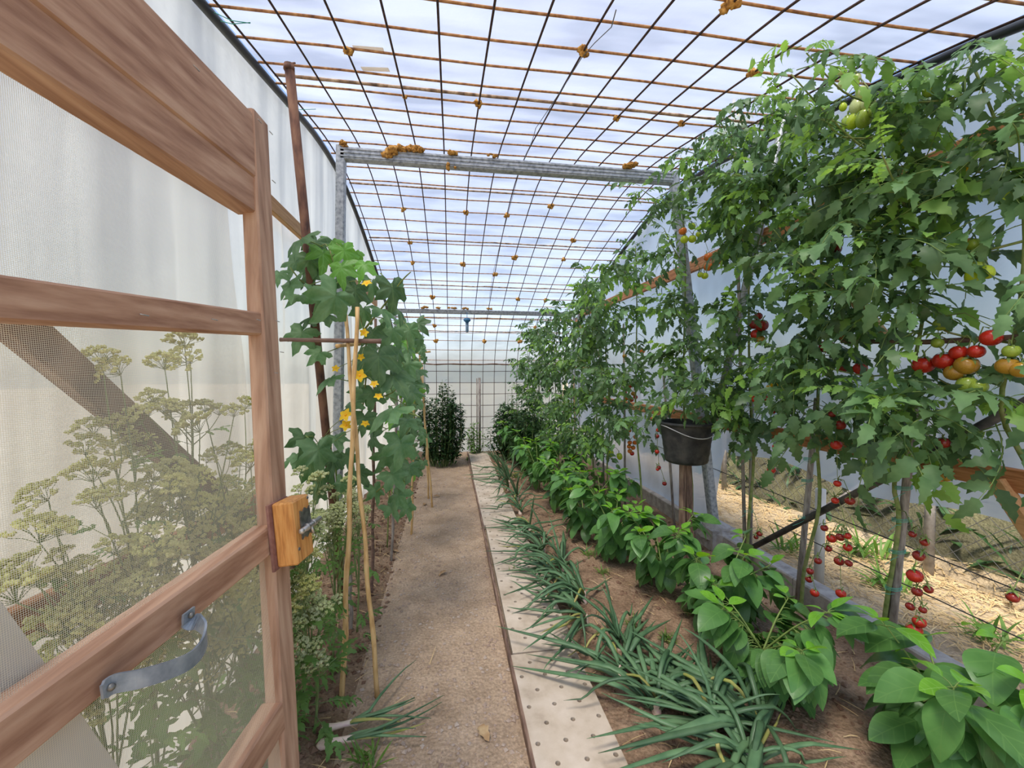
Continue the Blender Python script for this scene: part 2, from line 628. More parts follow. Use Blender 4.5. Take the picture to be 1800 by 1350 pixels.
def film_sheet(name, s0, s1, mat, ns, nx, seed, off=.014, sag=.012):
    mb = MB()
    vs_, fs = [], []
    for i in range(ns + 1):
        s = s0 + (s1 - s0) * i / ns
        y, z, ny, nz_ = arc_at(s)
        for k in range(nx + 1):
            x = XL + (XR - XL) * k / nx
            d = off + sag * (noise.noise(Vector((x * 1.3, s * 2.2, seed))) + .5 * noise.noise(Vector((x * 4, s * 7, seed + 5)))) + sag * .8
            for ss in SEAMS:
                d += .012 * math.exp(-((s - ss) / .05) ** 2) * math.sin(x * 9 + ss * 7)
            vs_.append((x, y + ny * d, z + nz_ * d))
    w = nx + 1
    for i in range(ns):
        for k in range(nx):
            fs.append((i * w + k, i * w + k + 1, (i + 1) * w + k + 1, (i + 1) * w + k))
    mb.add(vs_, fs)
    return obj(name, mb, mat, smooth=True)


ceiling = struct(film_sheet('ceiling', S0, S_FOLD, M['roof_film'], 150, 48, 1.0))
wall_back = struct(film_sheet('wall_back', S_FOLD, ARCLEN[-1], M['back_film'], 40, 48, 3.0, sag=.02))

# folds in the roof film where two sheets overlap
for q, ss in enumerate(SEAMS):
    y, z, ny, nz_ = arc_at(ss)
    mb = MB()
    pts, rs = [], []
    for k in range(46):
        x = XL + .04 + (XR - XL - .08) * k / 45
        w = .010 * noise.noise(Vector((x * 5, ss, 2)))
        pts.append((x, y + .014 + w, z + .008 + .8 * w))
        rs.append(.007 + .005 * abs(noise.noise(Vector((x * 7, ss, 9)))))
    mb.tube(pts, rs, 5)
    obj('seam_fold', mb, M['seam'], ceiling, smooth=True)
mb = MB()
pts = [(XL + .05 + (XR - XL - .1) * k / 50, 7.145 + .01 * noise.noise(Vector((k * .3, 1, 1))), 1.545 + .012 * noise.noise(Vector((k * .23, 4, 1)))) for k in range(51)]
mb.tube(pts, [.010 + .008 * abs(noise.noise(Vector((k * .4, 7, 7)))) for k in range(51)], 5)
obj('dirty_fold', mb, M['clod'], wall_back, smooth=True)
for (px, py, w, h) in ((648, 88, .13, .035), (660, 124, .13, .035), (700, 268, .10, .05)):
    d = ray(px, py)
    best = min(((abs((CAMH + d.z * (y / 100 / d.y)) - roof_z(y / 100)), y / 100) for y in range(120, 340)), key=lambda q: q[0])[1]
    x = d.x * best / d.y
    y, z, ny, nz_ = arc_at(s_of_y(best))
    mb = MB()
    mb.box((x, y, z + .006), (w, h, .002), Matrix.Rotation(math.atan2(-ny, nz_), 3, 'X') @ Matrix.Rotation(rr(-.2, .2), 3, 'Z'))
    obj('tape_patch', mb, M['tape'], ceiling)


# side walls: film hung from the edge pipes
def side_wall(name, x_top, x_bot, mat, nfold, amp, seed, lower=None):
    mb = MB()
    ys = [i * .05 - .55 for i in range(int((YB + .56) / .05) + 1)]
    nz_ = 30
    vs_, fs = [], []
    sg = -1 if x_top < 0 else 1
    for y in ys:
        zt = roof_z(min(y, 7.2)) + .01
        zb = lower(y) if lower else -.04
        zb = min(zb, zt - .05)
        for k in range(nz_ + 1):
            t = k / nz_
            z = zt + (zb - zt) * t
            x = x_top + (x_bot - x_top) * (1 - z / 3.0)
            env = min(1, t * 3.0) * (.35 + .65 * math.sin(math.pi * min(1, t * .9)))
            f = noise.noise(Vector((y * nfold, z * .35, seed))) + .55 * noise.noise(Vector((y * nfold * 2.3, z * .5, seed + 3)))
            f2 = noise.noise(Vector((y * 1.0 + z * .6, z * 1.3, seed + 8)))
            x += sg * (amp * env * f + .02 * f2 * env)
            vs_.append((x, y, z))
    w = nz_ + 1
    for i in range(len(ys) - 1):
        for k in range(nz_):
            fs.append((i * w + k, i * w + k + 1, (i + 1) * w + k + 1, (i + 1) * w + k))
    mb.add(vs_, fs)
    return struct(obj(name, mb, mat, smooth=True))


wall_left = side_wall('wall_left', XL - .02, XL - .04, M['left_film'], 5.0, .055, 2.0)


def right_lower(y):
    if y < 2.9:
        return .80 + .03 * math.sin(y * 6)
    if y < 3.25:
        t = (y - 2.9) / .35
        return .80 * (1 - t) ** 2 + .10 * math.sin(t * 9) * (1 - t)
    return -.04


wall_right = side_wall('wall_right', XR + .03, XR + .11, M['right_film'], 2.2, .018, 6.0, right_lower)

# ------------------------------------------------------------------ ground
def bed_height(x, y):
    h = .009 * noise.noise(Vector((x * 3, y * 3, 1))) + .006 * noise.noise(Vector((x * 11, y * 11, 2)))
    if x < -.42:
        t = min(1, (-.42 - x) / .18)
        h += .05 * t + .018 * t * noise.noise(Vector((x * 8, y * 8, 5)))
    elif x > .60:
        t = min(1, (x - .60) / .12)
        h += .012 * t + .014 * t * noise.noise(Vector((x * 7, y * 7, 8)))
    return h


def ground_patch(name, x0, x1, y0, y1, step, mat, hf, parent=None):
    mb = MB()
    nx, ny = max(2, int((x1 - x0) / step)), max(2, int((y1 - y0) / step))
    vs_, fs = [], []
    for j in range(ny + 1):
        for i in range(nx + 1):
            x, y = x0 + (x1 - x0) * i / nx, y0 + (y1 - y0) * j / ny
            vs_.append((x, y, hf(x, y)))
    w = nx + 1
    for j in range(ny):
        for i in range(nx):
            fs.append((j * w + i, j * w + i + 1, (j + 1) * w + i + 1, (j + 1) * w + i))
    mb.add(vs_, fs)
    return obj(name, mb, mat, parent, smooth=True)


def path_edge(y):
    return -.43 + .03 * noise.noise(Vector((y * 2.5, 0, 3)))


floor = struct(ground_patch('floor', -.42, .62, -.6, YB + .02, .03, M['path'], bed_height))
fl = ground_patch('bed_soil', XL - .1, -.42, -.6, YB + .02, .03, M['soil'], bed_height, floor)
fr = ground_patch('bed_soil', .62, XR + .12, -.6, YB + .02, .03, M['soil'], bed_height, floor)


def outside_h(x, y):
    h = .02 * noise.noise(Vector((x * 2, y * 2, 4))) + .06 * noise.noise(Vector((x * .6, y * .6, 9)))
    d = x - 3.3 - .05 * y
    if d > 0:
        h += min(1.15, d * 1.25) + .2 * noise.noise(Vector((x * 1.6, y * 1.6, 3))) * min(1, d)
    return h - .03


out_ground = ground_patch('ground', XR + .13, 3.5, -3, 14, .1, M['outside'], outside_h)
struct(out_ground)
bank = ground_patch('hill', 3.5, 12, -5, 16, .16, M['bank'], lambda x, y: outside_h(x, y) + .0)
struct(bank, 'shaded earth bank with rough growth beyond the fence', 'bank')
far_ground = MB()
far_ground.add([(-40, -40, -.12), (40, -40, -.12), (40, 60, -.12), (-40, 60, -.12)], [(0, 1, 2, 3)])
struct(obj('land', far_ground, M['outside']), 'flat dry land around the greenhouse', 'land')

# concrete kerb under the right wall
mb = MB()
ys = [-.6 + i * .4 for i in range(20)]
for i in range(19):
    mb.beam((XR + .115, ys[i] + .002, .045), (XR + .115, ys[i + 1] - .002, .045), .12, .19, bev=.008)
struct(obj('trim_1', mb, M['concrete']), 'low concrete kerb along the foot of the open side', 'kerb')

# small stones, clods and straw
def scatter_stones(name, mat, n, xr, yr, rmin, rmax, seed, label, cat, z=0.0, hf=bed_height):
    R = random.Random(seed)
    mb = MB()
    for i in range(n):
        y = yr[0] + (yr[1] - yr[0]) * R.random() ** 1.5
        x = R.uniform(*xr)
        if name == 'bed_clods':
            x += abs(R.gauss(0, .035))
        r = rmin + (rmax - rmin) * R.random() ** 3
        s = R.uniform(.5, .8)
        c = Vector((x, y, hf(x, y) + r * s * .3 + z))
        a = R.uniform(0, 6.28)
        k = [R.uniform(.7, 1.2) for _ in range(6)]
        vs_ = [c + Vector((math.cos(a + j * math.pi / 2) * r * k[j], math.sin(a + j * math.pi / 2) * r * k[j], 0)) for j in range(4)]
        vs_ += [c + Vector((0, 0, r * s * k[4])), c - Vector((0, 0, r * s * k[5]))]
        mb.add(vs_, [(0, 1, 4), (1, 2, 4), (2, 3, 4), (3, 0, 4), (1, 0, 5), (2, 1, 5), (3, 2, 5), (0, 3, 5)])
    o = obj(name, mb, mat)
    return tag(o, label, cat, kind='stuff')


scatter_stones('path_gravel', M['stone'], 5200, (-.44, .275), (.7, 7.0), .0025, .013, 3, 'small pale pebbles trodden into the dirt path', 'gravel')
scatter_stones('bed_clods', M['clod'], 3600, (XL + .03, -.44), (.7, 7.0), .004, .022, 4, 'dark soil clods in the bed beside the dirt path', 'soil clods')
scatter_stones('soil_clods', M['clod'], 6000, (.63, XR), (.7, 7.0), .003, .016, 5, 'brown soil crumbs between the onions and pepper plants', 'soil clods')


def straw_scatter(name, n, area, seed, label, lmin, lmax, hf, mat, w=.0022, density=None, cat='straw'):
    R = random.Random(seed)
    mb = MB()
    i = 0
    while i < n:
        x, y = R.uniform(area[0], area[1]), R.uniform(area[2], area[3])
        if density and R.random() > density(x, y):
            n -= 1
            continue
        i += 1
        a = R.uniform(0, 3.14)
        l = R.uniform(lmin, lmax)
        d = Vector((math.cos(a), math.sin(a), R.uniform(-.08, .25)))
        c = Vector((x, y, hf(x, y) + .008 + R.uniform(0, .012)))
        sd = Vector((-math.sin(a), math.cos(a), 0)) * w
        p0, p1, p2 = c - d * l * .5, c + Vector((0, 0, l * .05)) + sd * R.uniform(-3, 3), c + d * l * .5
        mb.add([p0 - sd, p0 + sd, p1 + sd, p1 - sd, p2 + sd * .4, p2 - sd * .4, p1 + Vector((0, 0, w))],
               [(0, 1, 2, 6), (0, 6, 3), (6, 2, 4), (3, 6, 4, 5)])
    return tag(obj(name, mb, mat), label, cat, kind='stuff')


straw_scatter('straw_litter', 4200, (XR + .2, 3.5, .4, 6.5), 8, 'pale dry straw lying on the sunlit ground outside', .06, .22, outside_h, M['straw'], .003)
straw_scatter('straw_bits', 1100, (XL + .05, 2.0, .9, 7.0), 9, 'dry straw bits strewn over the soil inside', .03, .10, bed_height, M['straw'], .0018,
              lambda x, y: (.08 if y < 4.5 else .7) if -.4 < x < .62 else 1.0)

# ------------------------------------------------------------------ perforated walkway boards
def walkway_mesh():
    mb = MB()
    L_, W_, T = 1.675, .318, .035
    nx, ny = 6, 40
    cx, cyy = W_ / nx, L_ / ny
    hole = .0098
    for j in range(ny):
        for i in range(nx):
            x0, y0 = -W_ / 2 + i * cx, j * cyy
            q = [(x0, y0, T), (x0 + cx, y0, T), (x0 + cx, y0 + cyy, T), (x0, y0 + cyy, T)]
            has = 0 < j < ny - 1 and (j % 2 == 0) and ((i + j // 2) % 2 == 0)
            if not has:
                mb.add(q, [(0, 1, 2, 3)])
                continue
            c = Vector((x0 + cx / 2, y0 + cyy / 2, T))
            ring = [c + Vector((math.cos(a * math.pi / 4 - 2.356) * hole, math.sin(a * math.pi / 4 - 2.356) * hole, 0)) for a in range(8)]
            low = [p - Vector((0, 0, .03)) for p in ring]
            mid = [Vector(q[k]) for k in range(4)]
            vs_ = mid + ring + low
            fs = []
            for k in range(4):
                k2 = (k + 1) % 4
                fs.append((k, k2, 4 + (2 * k + 2) % 8, 4 + 2 * k + 1))
                fs.append((k, 4 + 2 * k + 1, 4 + 2 * k))
            for a in range(8):
                fs.append((4 + a, 4 + (a + 1) % 8, 12 + (a + 1) % 8, 12 + a))
            mb.add(vs_, fs)
    x0, x1 = -W_ / 2, W_ / 2
    e = .006
    for a, b in (((x0, 0), (x1, 0)), ((x1, 0), (x1, L_)), ((x1, L_), (x0, L_)), ((x0, L_), (x0, 0))):
        mb.add([(a[0], a[1], T), (b[0], b[1], T), (b[0], b[1], 0), (a[0], a[1], 0)], [(0, 3, 2, 1)])
    return mb.mesh('walkway_board', M['slab'], False)


wm = walkway_mesh()
for i, (y, lab) in enumerate(((.24, 'perforated walkway board nearest the camera under the fallen onion leaves'),
                              (1.925, 'perforated walkway board second from the camera beside the onion clumps'),
                              (3.61, 'perforated walkway board third from the camera beside the pepper row'),
                              (5.295, 'farthest perforated walkway board ending before the back wall'))):
    o = link('walkway_board', wm, loc=(.448 + .004 * (i % 2), y, .006), rot=(0, 0, (.004, -.006, .003, -.003)[i]))
    tag(o, lab, 'board', 'perforated boards laid in a line as a walkway')
mb = MB()
for i in range(14):
    y = .2 + i * .49
    mb.beam((.277 + .004 * math.sin(i), y, .02), (.277 + .004 * math.sin(i + 1), y + .49, .02), .012, .045)
tag(obj('edging_strip', mb, M['old_wood']), 'thin reddish wooden strip along the edge of the walkway boards', 'edging')

# ------------------------------------------------------------------ reinforcing mesh under the roof
rm = thing('reinforcing_mesh', 'rusty welded steel mesh arched under the white roof film', 'wire mesh', (0, 0, 0))
cross_mb = MB()
bx0, bx1 = XL + .02, XR - .02
nseg = 8
cross_mb.tube([((bx0 + (bx1 - bx0) * k / nseg), 0, .004 * math.sin(k * 1.7)) for k in range(nseg + 1)], .0052, 6)
cross_me = cross_mb.mesh('cross_bar', M['rust_bar'], True)
cross_thin = MB()
cross_thin.tube([((bx0 + (bx1 - bx0) * k / nseg), 0, .003 * math.sin(k * 1.3)) for k in range(nseg + 1)], .0052, 6)
for i, s in enumerate(CROSS):
    y, z, ny, nz_ = arc_at(s)
    dark = y > 7.1 and z < 1.5
    if i == len(CROSS) - 1 and z < .1:
        continue
    if dark:
        me = bpy.data.meshes.get('far_bar') or cross_thin.mesh('far_bar', M['dark_bar'], True)
    else:
        me = cross_me
    link('cross_bar', me, rm, loc=(0, y - ny * .006, z - nz_ * .006))
XS = [XL + .06 + .2 * i for i in range(15)]
XS = [x for x in XS if x < XR - .05] + [XR - .06]
pts = []
for k in range(70):
    s = S0 + (ARCLEN[-1] - .06 - S0) * k / 69
    y, z, ny, nz_ = arc_at(s)
    pts.append((0, y - ny * .015, z - nz_ * .015))
dm = MB()
dm.tube(pts, .0048, 6)
dme = dm.mesh('long_bar', M['dark_bar'], True)
for x in XS:
    link('long_bar', dme, rm, loc=(x, 0, 0))


def roof_hit(px, py):
    d = ray(px, py)
    best = min(((abs((CAMH + d.z * (y / 200 / d.y)) - roof_z(y / 200)), y / 200) for y in range(100, 1436)), key=lambda q: q[0])[1]
    return d.x * best / d.y, best


knots = []
for v in range(3):
    mb = MB()
    R = random.Random(v)
    for k in range(7):
        mb.blob((R.uniform(-.016, .016), R.uniform(-.01, .01), R.uniform(-.014, .006)), R.uniform(.010, .017), .5, v * 10 + k, seg=7, rings=5)
    knots.append(mb.mesh('tie_knot', M['foam'], True))
for q, (px, py, sc) in enumerate(((645, 105, 1.0), (1020, 87, 1.1), (1302, 17, 1.3), (863, 177, 1.0), (1107, 190, .9), (1340, 123, 1.0), (725, 165, .6), (1211, 201, .9),
                                  (725, 367, .8), (832, 367, .8), (974, 370, .9), (883, 386, .9), (731, 424, .8), (1010, 426, .9), (737, 458, .9), (825, 457, 1.0),
                                  (915, 458, 1.1), (997, 460, .9), (868, 473, 1.0), (748, 521, 1.1), (967, 520, 1.1), (920, 524, .9), (775, 598, 1.2), (848, 600, 1.3), (922, 598, 1.2), (770, 572, 1.0), (935, 575, 1.1))):
    x, y = roof_hit(px, py)
    s = s_of_y(y)
    s = min(CROSS, key=lambda c: abs(c - s))
    x = min(XS, key=lambda c: abs(c - x))
    y, z, ny, nz_ = arc_at(s)
    link('tie_knot', knots[q % 3], rm, loc=(x, y - ny * .012, z - nz_ * .012), rot=(0, 0, q), scale=sc * (.95 if y < 3.2 else 1.45))

# black pipes along both roof edges
for x, lab in ((XL + .005, 'black pipe along the roof edge above the screen door side'), (XR - .01, 'black pipe along the roof edge above the tomato plants')):
    mb = MB()
    pts = []
    for k in range(60):
        s = S0 + (S_FOLD - S0) * k / 59
        y, z, ny, nz_ = arc_at(s)
        pts.append((x + .008 * noise.noise(Vector((s, x, 0))), y - ny * .02, z - nz_ * .02))
    mb.tube(pts, .019, 10)
    tag(obj('black_pipe', mb, M['black_hose'], smooth=True), lab, 'pipe', 'black edge pipes of the roof')
# thin wire hanging loosely under the roof
mb = MB()
pts = []
for (px, py) in ((1083, 0), (1075, 30), (1045, 60), (1022, 88), (1000, 125), (965, 180), (942, 215), (935, 240), (915, 285), (893, 370), (880, 420), (868, 470), (860, 520)):
    x, y = roof_hit(px, py)
    pts.append((x, y, roof_z(y) - .035))
mb.tube(pts, .0022, 4)
tag(obj('thin_wire', mb, M['wire'], smooth=True), 'thin loose grey wire running along under the roof mesh', 'wire')
# green strings at the left roof edge
for q, (a, b) in enumerate((((372, 10), (440, 29)), ((375, 24), (440, 28)), ((500, 180), (555, 184)))):
    mb = MB()
    x0, y0 = roof_hit(*a)
    x1, y1 = roof_hit(*b)
    p0, p1 = Vector((x0, y0, roof_z(y0) - .02)), Vector((x1, y1, roof_z(y1) - .025))
    mb.tube([p0, (p0 + p1) / 2 - Vector((0, 0, .012)), p1], .0018, 4)
    obj('green_tie', mb, M['green_string'], rm, smooth=True)

# ------------------------------------------------------------------ metal frames
def channel_beam(mb, a, b, w, h):
    """Grooved galvanised profile: a box with two ribs along it."""
    mb.beam(a, b, w, h, bev=.006)
    a, b = Vector(a), Vector(b)
    for dz in (-h * .28, h * .02, h * .3):
        o = Vector((0, -w / 2 - .002, dz))
        mb.beam(a + o, b + o, .008, h * .13, bev=.002)


YF = 3.0
fr1 = thing('metal_gantry', 'galvanised frame with a grooved beam standing across the path', 'frame', (0, YF, 0))
zb1 = 2.90
mb = MB()
channel_beam(mb, (-.735, 0, zb1), (1.70, 0, zb1), .06, .085)
obj('beam', mb, M['galv'], fr1)
mb = MB()
mb.beam((-.735, 0, zb1 + .05), (-.80, 0, -.02), .06, .06, (0, 1, 0), bev=.008)
obj('post', mb, M['galv'], fr1)
mb = MB()
mb.beam((1.715, 0, zb1 + .05), (2.09, -.02, .16), .065, .065, (0, 1, 0), bev=.008)
obj('post', mb, M['galv'], fr1)
mb = MB()
q0, q1 = P(1258, 735, x=1.99), P(1385, 185, x=1.97)
mb.tube([q0 - V(0, YF, 0), q1 - V(0, YF, 0)], .028, 10)
obj('brace', mb, M['galv'], fr1, smooth=True)
mb = MB()
mb.blob((2.11, -.02, .09), .14, .35, 5, .9, 10, 8)
mb.box((2.11, -.02, .07), (.22, .22, .2))
obj('footing', mb, M['concrete'], fr1)
for q, (x, dz, r, sc) in enumerate(((-.70, .055, .030, .5), (-.40, .03, .045, .9), (-.34, .05, .032, .7), (-.28, .055, .03, .7), (-.22, .05, .035, .6), (-.42, .0, .03, 1.0),
                                  (.02, .055, .030, .6), (.01, -.05, .018, 1.0), (.30, .05, .02, .4), (1.32, .055, .034, .6), (1.36, .06, .024, .8))):
    mb = MB()
    for k in range(5):
        mb.blob((x + rr(-.03, .03), -.03 + rr(-.02, .01), zb1 + dz + rr(-.012, .012)), r * rr(.5, .9), .6, q * 7 + k, sc, 8, 6)
    obj('foam_lump', mb, M['foam'], fr1, smooth=True)

YF2 = 6.05
fr2 = thing('metal_gantry', 'far galvanised frame with a flat beam holding the blue hanging feeder', 'frame', (0, YF2, 0))
zb2 = 2.285
mb = MB()
channel_beam(mb, (-.78, 0, zb2), (1.86, 0, zb2), .06, .06)
obj('beam', mb, M['galv'], fr2)
for x in (-.78, 1.86):
    mb = MB()
    mb.beam((x, 0, zb2 + .04), (x + .03, 0, -.02), .028, .05, (0, 1, 0), bev=.004)
    mb.beam((x + .07, 0, zb2 + .02), (x + .10, 0, -.02), .02, .03, (0, 1, 0), bev=.004)
    for k in range(18):
        mb.beam((x + .0, 0, .15 + k * .12), (x + .09, 0, .19 + k * .12), .008, .012)
    obj('lattice_post', mb, M['galv'], fr2)
for q, px in enumerate((748, 772, 795, 818, 858, 957)):
    p = P(px, 541, y=YF2)
    mb = MB()
    for k in range(4):
        mb.blob((p.x + rr(-.05, .05), -.02, zb2 + .05 + rr(-.006, .01)), rr(.018, .032), .6, q * 5 + k + 100, .5, 7, 5)
    obj('foam_lump', mb, M['foam'], fr2, smooth=True)
# blue hanging feeder
p = P(821, 561, y=YF2 - .06)
bf = thing('hanging_feeder', 'blue cup with a grey tube hanging below the far beam', 'feeder', (p.x, p.y, p.z - .19))
mb = MB()
mb.lathe([(.001, .20), (.040, .20), (.052, .185), (.050, .165), (.03, .15), (.018, .13), (.001, .13)], 12)
mb.tube([(0, 0, .2), (0, .03, zb2 - (p.z - .19))], .004, 5)
obj('cup', mb, M['blue'], bf, smooth=True)
mb = MB()
mb.lathe([(.0, .0), (.02, .0), (.022, .02), (.022, .135), (.0, .135)], 10)
obj('tube', mb, M['bluegrey'], bf, smooth=True)
# back wall pole
p0, p1 = P(843, 664, y=7.08), P(843, 790, y=7.08)
mb = MB()
mb.tube([(p0.x, 7.08, p0.z), (p0.x, 7.08, -.02)], .022, 8)
mb.tube([(p0.x - .045, 7.10, p0.z - .01), (p0.x - .045, 7.10, -.02)], .012, 6)
tag(obj('metal_pole', mb, M['stake'], smooth=True), 'upright grey pole against the back wall film', 'pole')

# rusty pole on the left, in front of the frame post
mb = MB()
a, b = P(508, 112, y=2.05), P(583, 860, y=2.35)
t = a.z / (a.z - b.z)
foot = a + (b - a) * (a.z + .02) / (a.z - b.z)
mb.tube([a, (a + foot) / 2, foot], .021, 10)
mb.tube([a + V(-.0, 0, -.012), a + V(0, 0, -.03)], .0235, 10)
mb.tube([a, a + V(.02, .02, .02)], .004, 5)
tag(obj('rusty_pole', mb, M['rusty_pole'], smooth=True), 'rusty brown iron pole leaning beside the cucumber vine', 'pole')

# ------------------------------------------------------------------ wooden rails and braces of the walls
def rail(name, a, b, w, h, mat, lab, cat='rail', upv=(0, 0, 1)):
    mb = MB()
    a, b = Vector(a), Vector(b)
    n = 6
    for i in range(1):
        mb.beam(a, b, w, h, upv, bev=.004)
    return tag(obj(name, mb, mat), lab, cat)


rail('wooden_rail', P(440, 325, x=XL + .045), P(532, 412, x=XL + .045) + V(0, 2.4, 0), .03, .075, M['rail_yellow'], 'yellowish wooden rail high on the left film behind the rusty pole')
rail('wooden_rail', P(-60, 1150, x=XL + .05), P(470, 875, x=XL + .05), .03, .085, M['rail_wood'], 'low reddish wooden rail behind the flowering umbels and screen door')
rail('wooden_brace', P(-60, 493, x=XL + .075), P(535, 1005, x=XL + .075), .035, .075, M['old_wood'], 'dark slanting wooden brace behind the screen door', 'brace')
rail('wooden_rail', (XR - .005, .2, 2.27), (XR - .005, 6.3, 2.31), .03, .095, M['rail_wood'], 'upper wooden rail of the tomato side just below the roof edge')
rail('wooden_rail', (XR + .03, .2, 1.00), (XR + .03, 6.6, 1.03), .03, .085, M['rail_wood'], 'lower wooden rail of the tomato side behind the bucket')
rail('wooden_brace', P(1012, 562, x=1.97), P(1052, 625, x=1.97), .03, .06, M['rail_wood'], 'slanting wooden brace beside the far lattice post', 'brace')
rail('wooden_brace', P(1470, 480, x=1.97), P(1550, 590, x=1.97), .035, .05, M['bamboo'], 'tan slanting wooden brace seen through the tomato foliage', 'brace')
rail('wooden_brace', P(1752, 845, x=2.03), P(1830, 960, x=2.03), .04, .05, M['rail_yellow'], 'short yellow brace under the lower rail at the open side', 'brace')
mb = MB()
mb.tube([P(1318, 965, x=1.99), P(1560, 838, x=2.0), P(1815, 700, x=2.0)], .017, 10)
tag(obj('black_pipe', mb, M['black_pipe'], smooth=True), 'slanting black pipe in front of the open side below the rail', 'pipe')
# two wires across the open side
for q, (a, b, lab) in enumerate((((1395, 880), (1800, 1042), 'upper black wire stretched across the open side'), ((1500, 985), (1800, 1125), 'lower black wire stretched across the open side'))):
    p, r = P(*a, x=2.12), P(*b, x=2.12)
    mb = MB()
    ext = r + (r - p) * .5
    back = p + (p - r) * (2.0 if q == 0 else .9)
    mb.tube([back, p, r, ext], .003, 5)
    tag(obj('wire', mb, M['black_pipe'], smooth=True), lab, 'wire')

# ------------------------------------------------------------------ outside: fence and shrubs beyond the open side
XFENCE = 3.35
fence = thing('chain_link_fence', 'grey chain link fence standing on the ground outside', 'fence', (XFENCE, 3, 0))
mb = MB()
step = .12
y0, y1, z0, z1 = -3.0, 4.0, .05, 1.05
hgt = z1 - z0
k = y0 - hgt
while k < y1:
    for sgn in (1, -1):
        a = (0, k if sgn > 0 else k + hgt, z0)
        b = (0, k + hgt if sgn > 0 else k, z1)
        mb.tube([a, b], .0022, 3, cap=False)
    k += step
o = obj('chain_mesh', mb, M['wire'], fence)
o['kind'] = 'stuff'
for y in (-2.8, -.6, 1.6, 3.8):
    mb = MB()
    mb.tube([(0, y, -.1), (0, y, 1.12)], .03, 8)
    obj('fence_post', mb, M['concrete'], fence, smooth=True)
mb = MB()
mb.tube([P(1525, 846, x=3.0), P(1475, 880, x=2.9), P(1420, 905, x=2.8)], .022, 7)
tag(obj('pale_stick', mb, M['stake'], smooth=True), 'pale stick lying slanted outside the open side', 'stick')
mb = MB()
pp = P(1440, 990, x=2.45)
mb.tube([(pp.x, pp.y, -.05), (pp.x, pp.y, .62)], .03, 10)
tag(obj('white_tube', mb, M['white_paint'], smooth=True), 'short white upright tube outside behind the cherry tomatoes', 'tube')

# ------------------------------------------------------------------ screen door
DD = Vector((.1208, .9926, 0)).normalized()
B = V(0, 0, CAMH) + ray(500, 1350) * .985
T = V(0, 0, CAMH) + ray(445, 207) * 1.06
UU = -DD
VV = (T - B).normalized()
NN = UU.cross(VV).normalized()        # towards the camera side?
if NN.x < 0:
    NN = -NN
VV2 = NN.cross(UU).normalized()
if VV2.z < 0:
    VV2 = -VV2


def D2(px, py):
    """(u, v) of a photograph spot on the door plane: u from the stile towards the hinge, v up."""
    d = ray(px, py)
    o = V(0, 0, CAMH)
    t = (B - o).dot(NN) / d.dot(NN)
    p = o + d * t - B
    v = p.dot(VV) / 1.0
    u = (p - VV * v).dot(UU)
    return u, v


def DP(u, v, n=0.0):
    return B + UU * u + VV * v + NN * n


vbot = -(B.z - .04) / VV.z
uT, vT = D2(445, 207)
door = thing('screen_door', 'open wooden screen door with insect mesh, strap handle and bolt', 'door', tuple(DP(0, vbot)))
DO = Vector(door.location)


def dbeam(name, a, b, w, h, mat, n=0.0, upv=None, bev=.004):
    mb = MB()
    mb.beam(DP(*a, n) - DO, DP(*b, n) - DO, w, h, upv or VV, bev)
    return obj(name, mb, mat, door)


UH = .98
# stile at the free end and the hinge stile
dbeam('stile', (0, vbot), (0, vT), .068, .04, M['door_wood'], 0, NN)
dbeam('hinge_stile', (UH, vbot), (UH, vT + .02), .068, .04, M['door_wood'], 0, NN)
# rails read off the photograph
def rail_v(p1, p2):
    return D2(*p1), D2(*p2)


rails = []
vtop = (D2(425, 365)[1] + vT) / 2
htop = vT - D2(425, 365)[1]
dbeam('top_rail', (.03, vT - htop * .34), (UH, vT - htop * .34), .035, htop * .62, M['door_rail'])
dbeam('top_rail', (.03, vT - htop * .80), (UH, vT - htop * .80), .05, htop * .36, M['door_rail'], -.012)
m1, m0 = D2(448, 552), D2(448, 583)
mc = (m1[1] + m0[1]) / 2
l1 = D2(30, 505)
dbeam('middle_rail', (.03, mc), (UH, l1[1] + (l1[1] - mc) * .1), .03, .055, M['door_rail'])
lo = D2(440, 960)
lo2 = D2(30, 1225)
dbeam('lower_rail', (.03, lo[1]), (UH, lo2[1]), .05, .065, M['door_rail'], -.004)
bt = D2(480, 1262)
dbeam('bottom_rail', (.03, bt[1]), (UH, bt[1] - .02), .05, .07, M['door_rail'], -.004)
dbeam('kick_rail', (.03, vbot + .05), (UH, vbot + .05), .05, .08, M['door_rail'], -.004)
# white diagonal brace behind the lower rail
w0, w1 = D2(-60, 985), D2(255, 1440)
ob = dbeam('brace', w0, w1, .09, .022, M['white_paint'], -.05, NN, .002)
ob['label'] = 'white painted diagonal board'
# the screen itself
mb = MB()
sw, sh = UH, vT - vbot
nx, ny = 24, 40
vs_, fs = [], []
for j in range(ny + 1):
    for i in range(nx + 1):
        u, v = sw * i / nx, sh * j / ny
        vs_.append((u, .004 * noise.noise(Vector((u * 4, v * 4, 0))), v))
for j in range(ny):
    for i in range(nx):
        w = nx + 1
        fs.append((j * w + i, j * w + i + 1, (j + 1) * w + i + 1, (j + 1) * w + i))
mb.add(vs_, fs)
scr = obj('insect_screen', mb, screenmat(), door, smooth=True)
Ms = Matrix((UU, NN, VV)).transposed().to_4x4()
Ms.translation = DP(0, vbot, .026) - DO
scr.matrix_local = Ms
